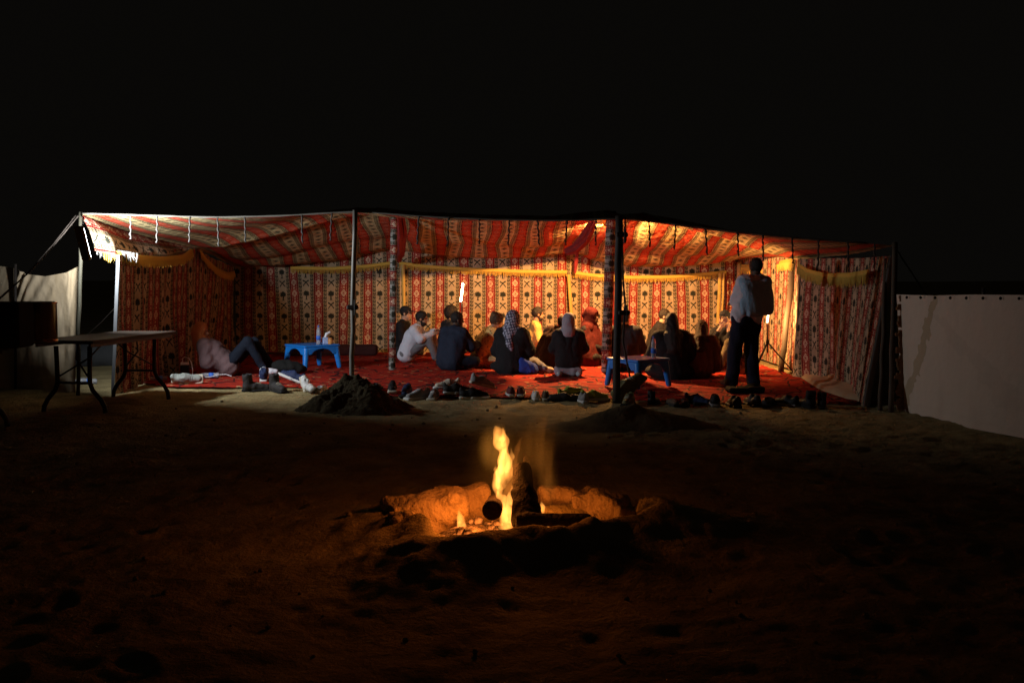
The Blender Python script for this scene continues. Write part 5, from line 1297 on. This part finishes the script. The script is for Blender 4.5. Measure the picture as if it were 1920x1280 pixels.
def wisp(name, px, py, Yoff, rad, col, strength, lean=0.0, nscale=6.0):
    # soft flame, smoke glow and halo, put in as emission: an ellipsoid whose emission dies away towards its own surface and breaks into upright streaks
    m = bpy.data.materials.new(name); m.use_nodes = True; nt = m.node_tree; nt.nodes.remove(nt.nodes['Principled BSDF']); E.nt = nt
    tc = nt.nodes.new('ShaderNodeTexCoord'); sp = nt.nodes.new('ShaderNodeSeparateXYZ'); nt.links.new(tc.outputs['Object'], sp.inputs[0])
    x, y, z = [E(sp.outputs[i]) for i in range(3)]
    mp = nt.nodes.new('ShaderNodeMapping'); mp.inputs['Scale'].default_value = (1, 1, .22); nt.links.new(tc.outputs['Object'], mp.inputs[0])
    n = nt.nodes.new('ShaderNodeTexNoise'); n.inputs['Scale'].default_value = nscale; n.inputs['Detail'].default_value = 3; n.inputs['Distortion'].default_value = .6; nt.links.new(mp.outputs[0], n.inputs['Vector'])
    xs = x - z * lean
    f = mxx(1.0 - (xs / rad[0]) * (xs / rad[0]) - (y / rad[1]) * (y / rad[1]) - (z / rad[2]) * (z / rad[2]), 0.0)
    st = mxx((E(n.outputs['Fac']) - .36) * 4.0, 0.0)
    e = nt.nodes.new('ShaderNodeEmission'); e.inputs['Color'].default_value = tuple(col) + (1,); nt.links.new((f * f * st * strength).x, e.inputs['Strength'])
    nt.links.new(e.outputs[0], nt.nodes['Material Output'].inputs['Volume'])
    V, F = sdf_mesh([d_ell((0, 0, 0), (rad[0] * 1.02, rad[1] * 1.02, rad[2] * 1.02))], .022, k=.01)
    V[:, 0] += V[:, 2] * lean
    o = mesh(name, V, F, m, fire); o.location = P(px, py, FIRE_C.y + Yoff) + FI
wisp('flame_veil', 950, 905, -.02, (.075, .07, .24), (1, .30, .04), 2.2, .05, 10)
wisp('glow_haze', 1026, 880, .05, (.075, .07, .24), (1, .30, .035), 2.4, -.05, 11)
wisp('glow_haze', 1008, 830, .02, (.14, .09, .22), (1, .30, .035), 1.7, .22, 8)
wisp('glow_haze', 930, 838, .0, (.12, .10, .17), (1, .36, .045), 3.6, .05, 9)
wisp('glow_haze', 962, 890, -.04, (.13, .09, .22), (1, .30, .035), 1.6, .12, 9)
wisp('glow_haze', 950, 880, .05, (.26, .16, .36), (1, .30, .03), .45, .0, 4)
# embers and ash
M_EMB = mat('ash_bed', (.10, .075, .06), .95, var=.5, scale=30, bump=.8, bscale=60)
nt = M_EMB.node_tree; b_ = nt.nodes['Principled BSDF']; tc = nt.nodes.new('ShaderNodeTexCoord'); n_ = nt.nodes.new('ShaderNodeTexNoise'); n_.inputs['Scale'].default_value = 13; n_.inputs['Detail'].default_value = 4; nt.links.new(tc.outputs['Object'], n_.inputs['Vector'])
rp = nt.nodes.new('ShaderNodeValToRGB'); e = rp.color_ramp.elements; e[0].position = .52; e[0].color = (0, 0, 0, 1); e[1].position = .70; e[1].color = (1, .22, .03, 1); nt.links.new(n_.outputs['Fac'], rp.inputs[0]); nt.links.new(rp.outputs[0], b_.inputs['Emission Color']); b_.inputs['Emission Strength'].default_value = 1.5
solid('ash_bed', [d_ell((0, .05, .0), (.42, .30, .055))], .014, M_EMB, fire, amp=.014, freq=36)
for i in range(20):
    a = rng.uniform(0, 6.28); r_ = rng.uniform(.03, .30); px_ = (rng.uniform(-.32, .05), rng.uniform(-.12, .22)) if i < 18 else (rng.uniform(.0, .32), rng.uniform(-.15, .1))
    m_ = MB(); h_ = rng.uniform(.008, .036); m_.lathe([(h_ * .5, -h_ * .6), (h_, -h_ * .1), (h_ * .8, h_ * .5), (h_ * .3, h_ * .7)], 6, M=Matrix.Rotation(rng.uniform(0, 3), 3, 'X'))
    o = m_.build('coal', M_EMB, fire); o.location = (px_[0], px_[1], .055 + rng.uniform(0, .02))
def log(name, a, b, ra, rb, m, label, seed, amp=.010, extra=None):
    a, b = np.array(a), np.array(b); c = (a + b) / 2
    u = (b - a) / np.linalg.norm(b - a)
    pr = [d_cone(a - c - u * .05, b - c + u * .05, ra, rb), cut(d_half(a - c, -u, np.minimum(a, b) - c - .2, np.maximum(a, b) - c + .2)), cut(d_half(b - c, u, np.minimum(a, b) - c - .2, np.maximum(a, b) - c + .2))] + (extra or [])
    o = solid(name, pr, .009, m, k=.012, amp=amp, freq=40, seed=seed); o.location = c; tag(o, label, 'log', 'logs in the fire')
log('log', P(922, 956, 5.20), P(930, 940, 5.75), .054, .048, M_BARK, 'round log lying end on towards us, left of the tall flame', 2, .004)
log('stump', P(990, 985, 5.36), P(976, 868, 5.46), .098, .036, M_CHAR, 'upright leaning charred stump right of the tall flame', 5, .012)
log('log', P(968, 974, 5.26), P(1108, 976, 5.24), .040, .036, M_CHAR, 'black log lying flat across the right front of the fire', 7, .006)
log('log', P(962, 930, 5.60), P(990, 855, 5.50), .026, .016, M_CHAR, 'thin charred branch propped on the leaning stump', 1, .006)

# small pebbles and bits of charcoal strewn over the sand
m_ = MB()
for i in range(170):
    x_ = rng.normal(0, 2.6); y_ = rng.uniform(3.6, 12.6)
    if (x_ - FIRE_C.x) ** 2 + (y_ - FIRE_C.y) ** 2 < .7: continue
    h_ = rng.uniform(.006, .020)
    m_.lathe([(h_ * .5, -h_ * .6), (h_, -h_ * .1), (h_ * .8, h_ * .5), (h_ * .3, h_ * .7)], 6, c=(x_, y_, gz(x_, y_) + h_ * .4), M=Matrix.Rotation(rng.uniform(0, 3), 3, 'X'))
o = m_.build('pebbles', mat('pebble', (.22, .17, .10), .9, var=.6, scale=3)); o['kind'] = 'stuff'
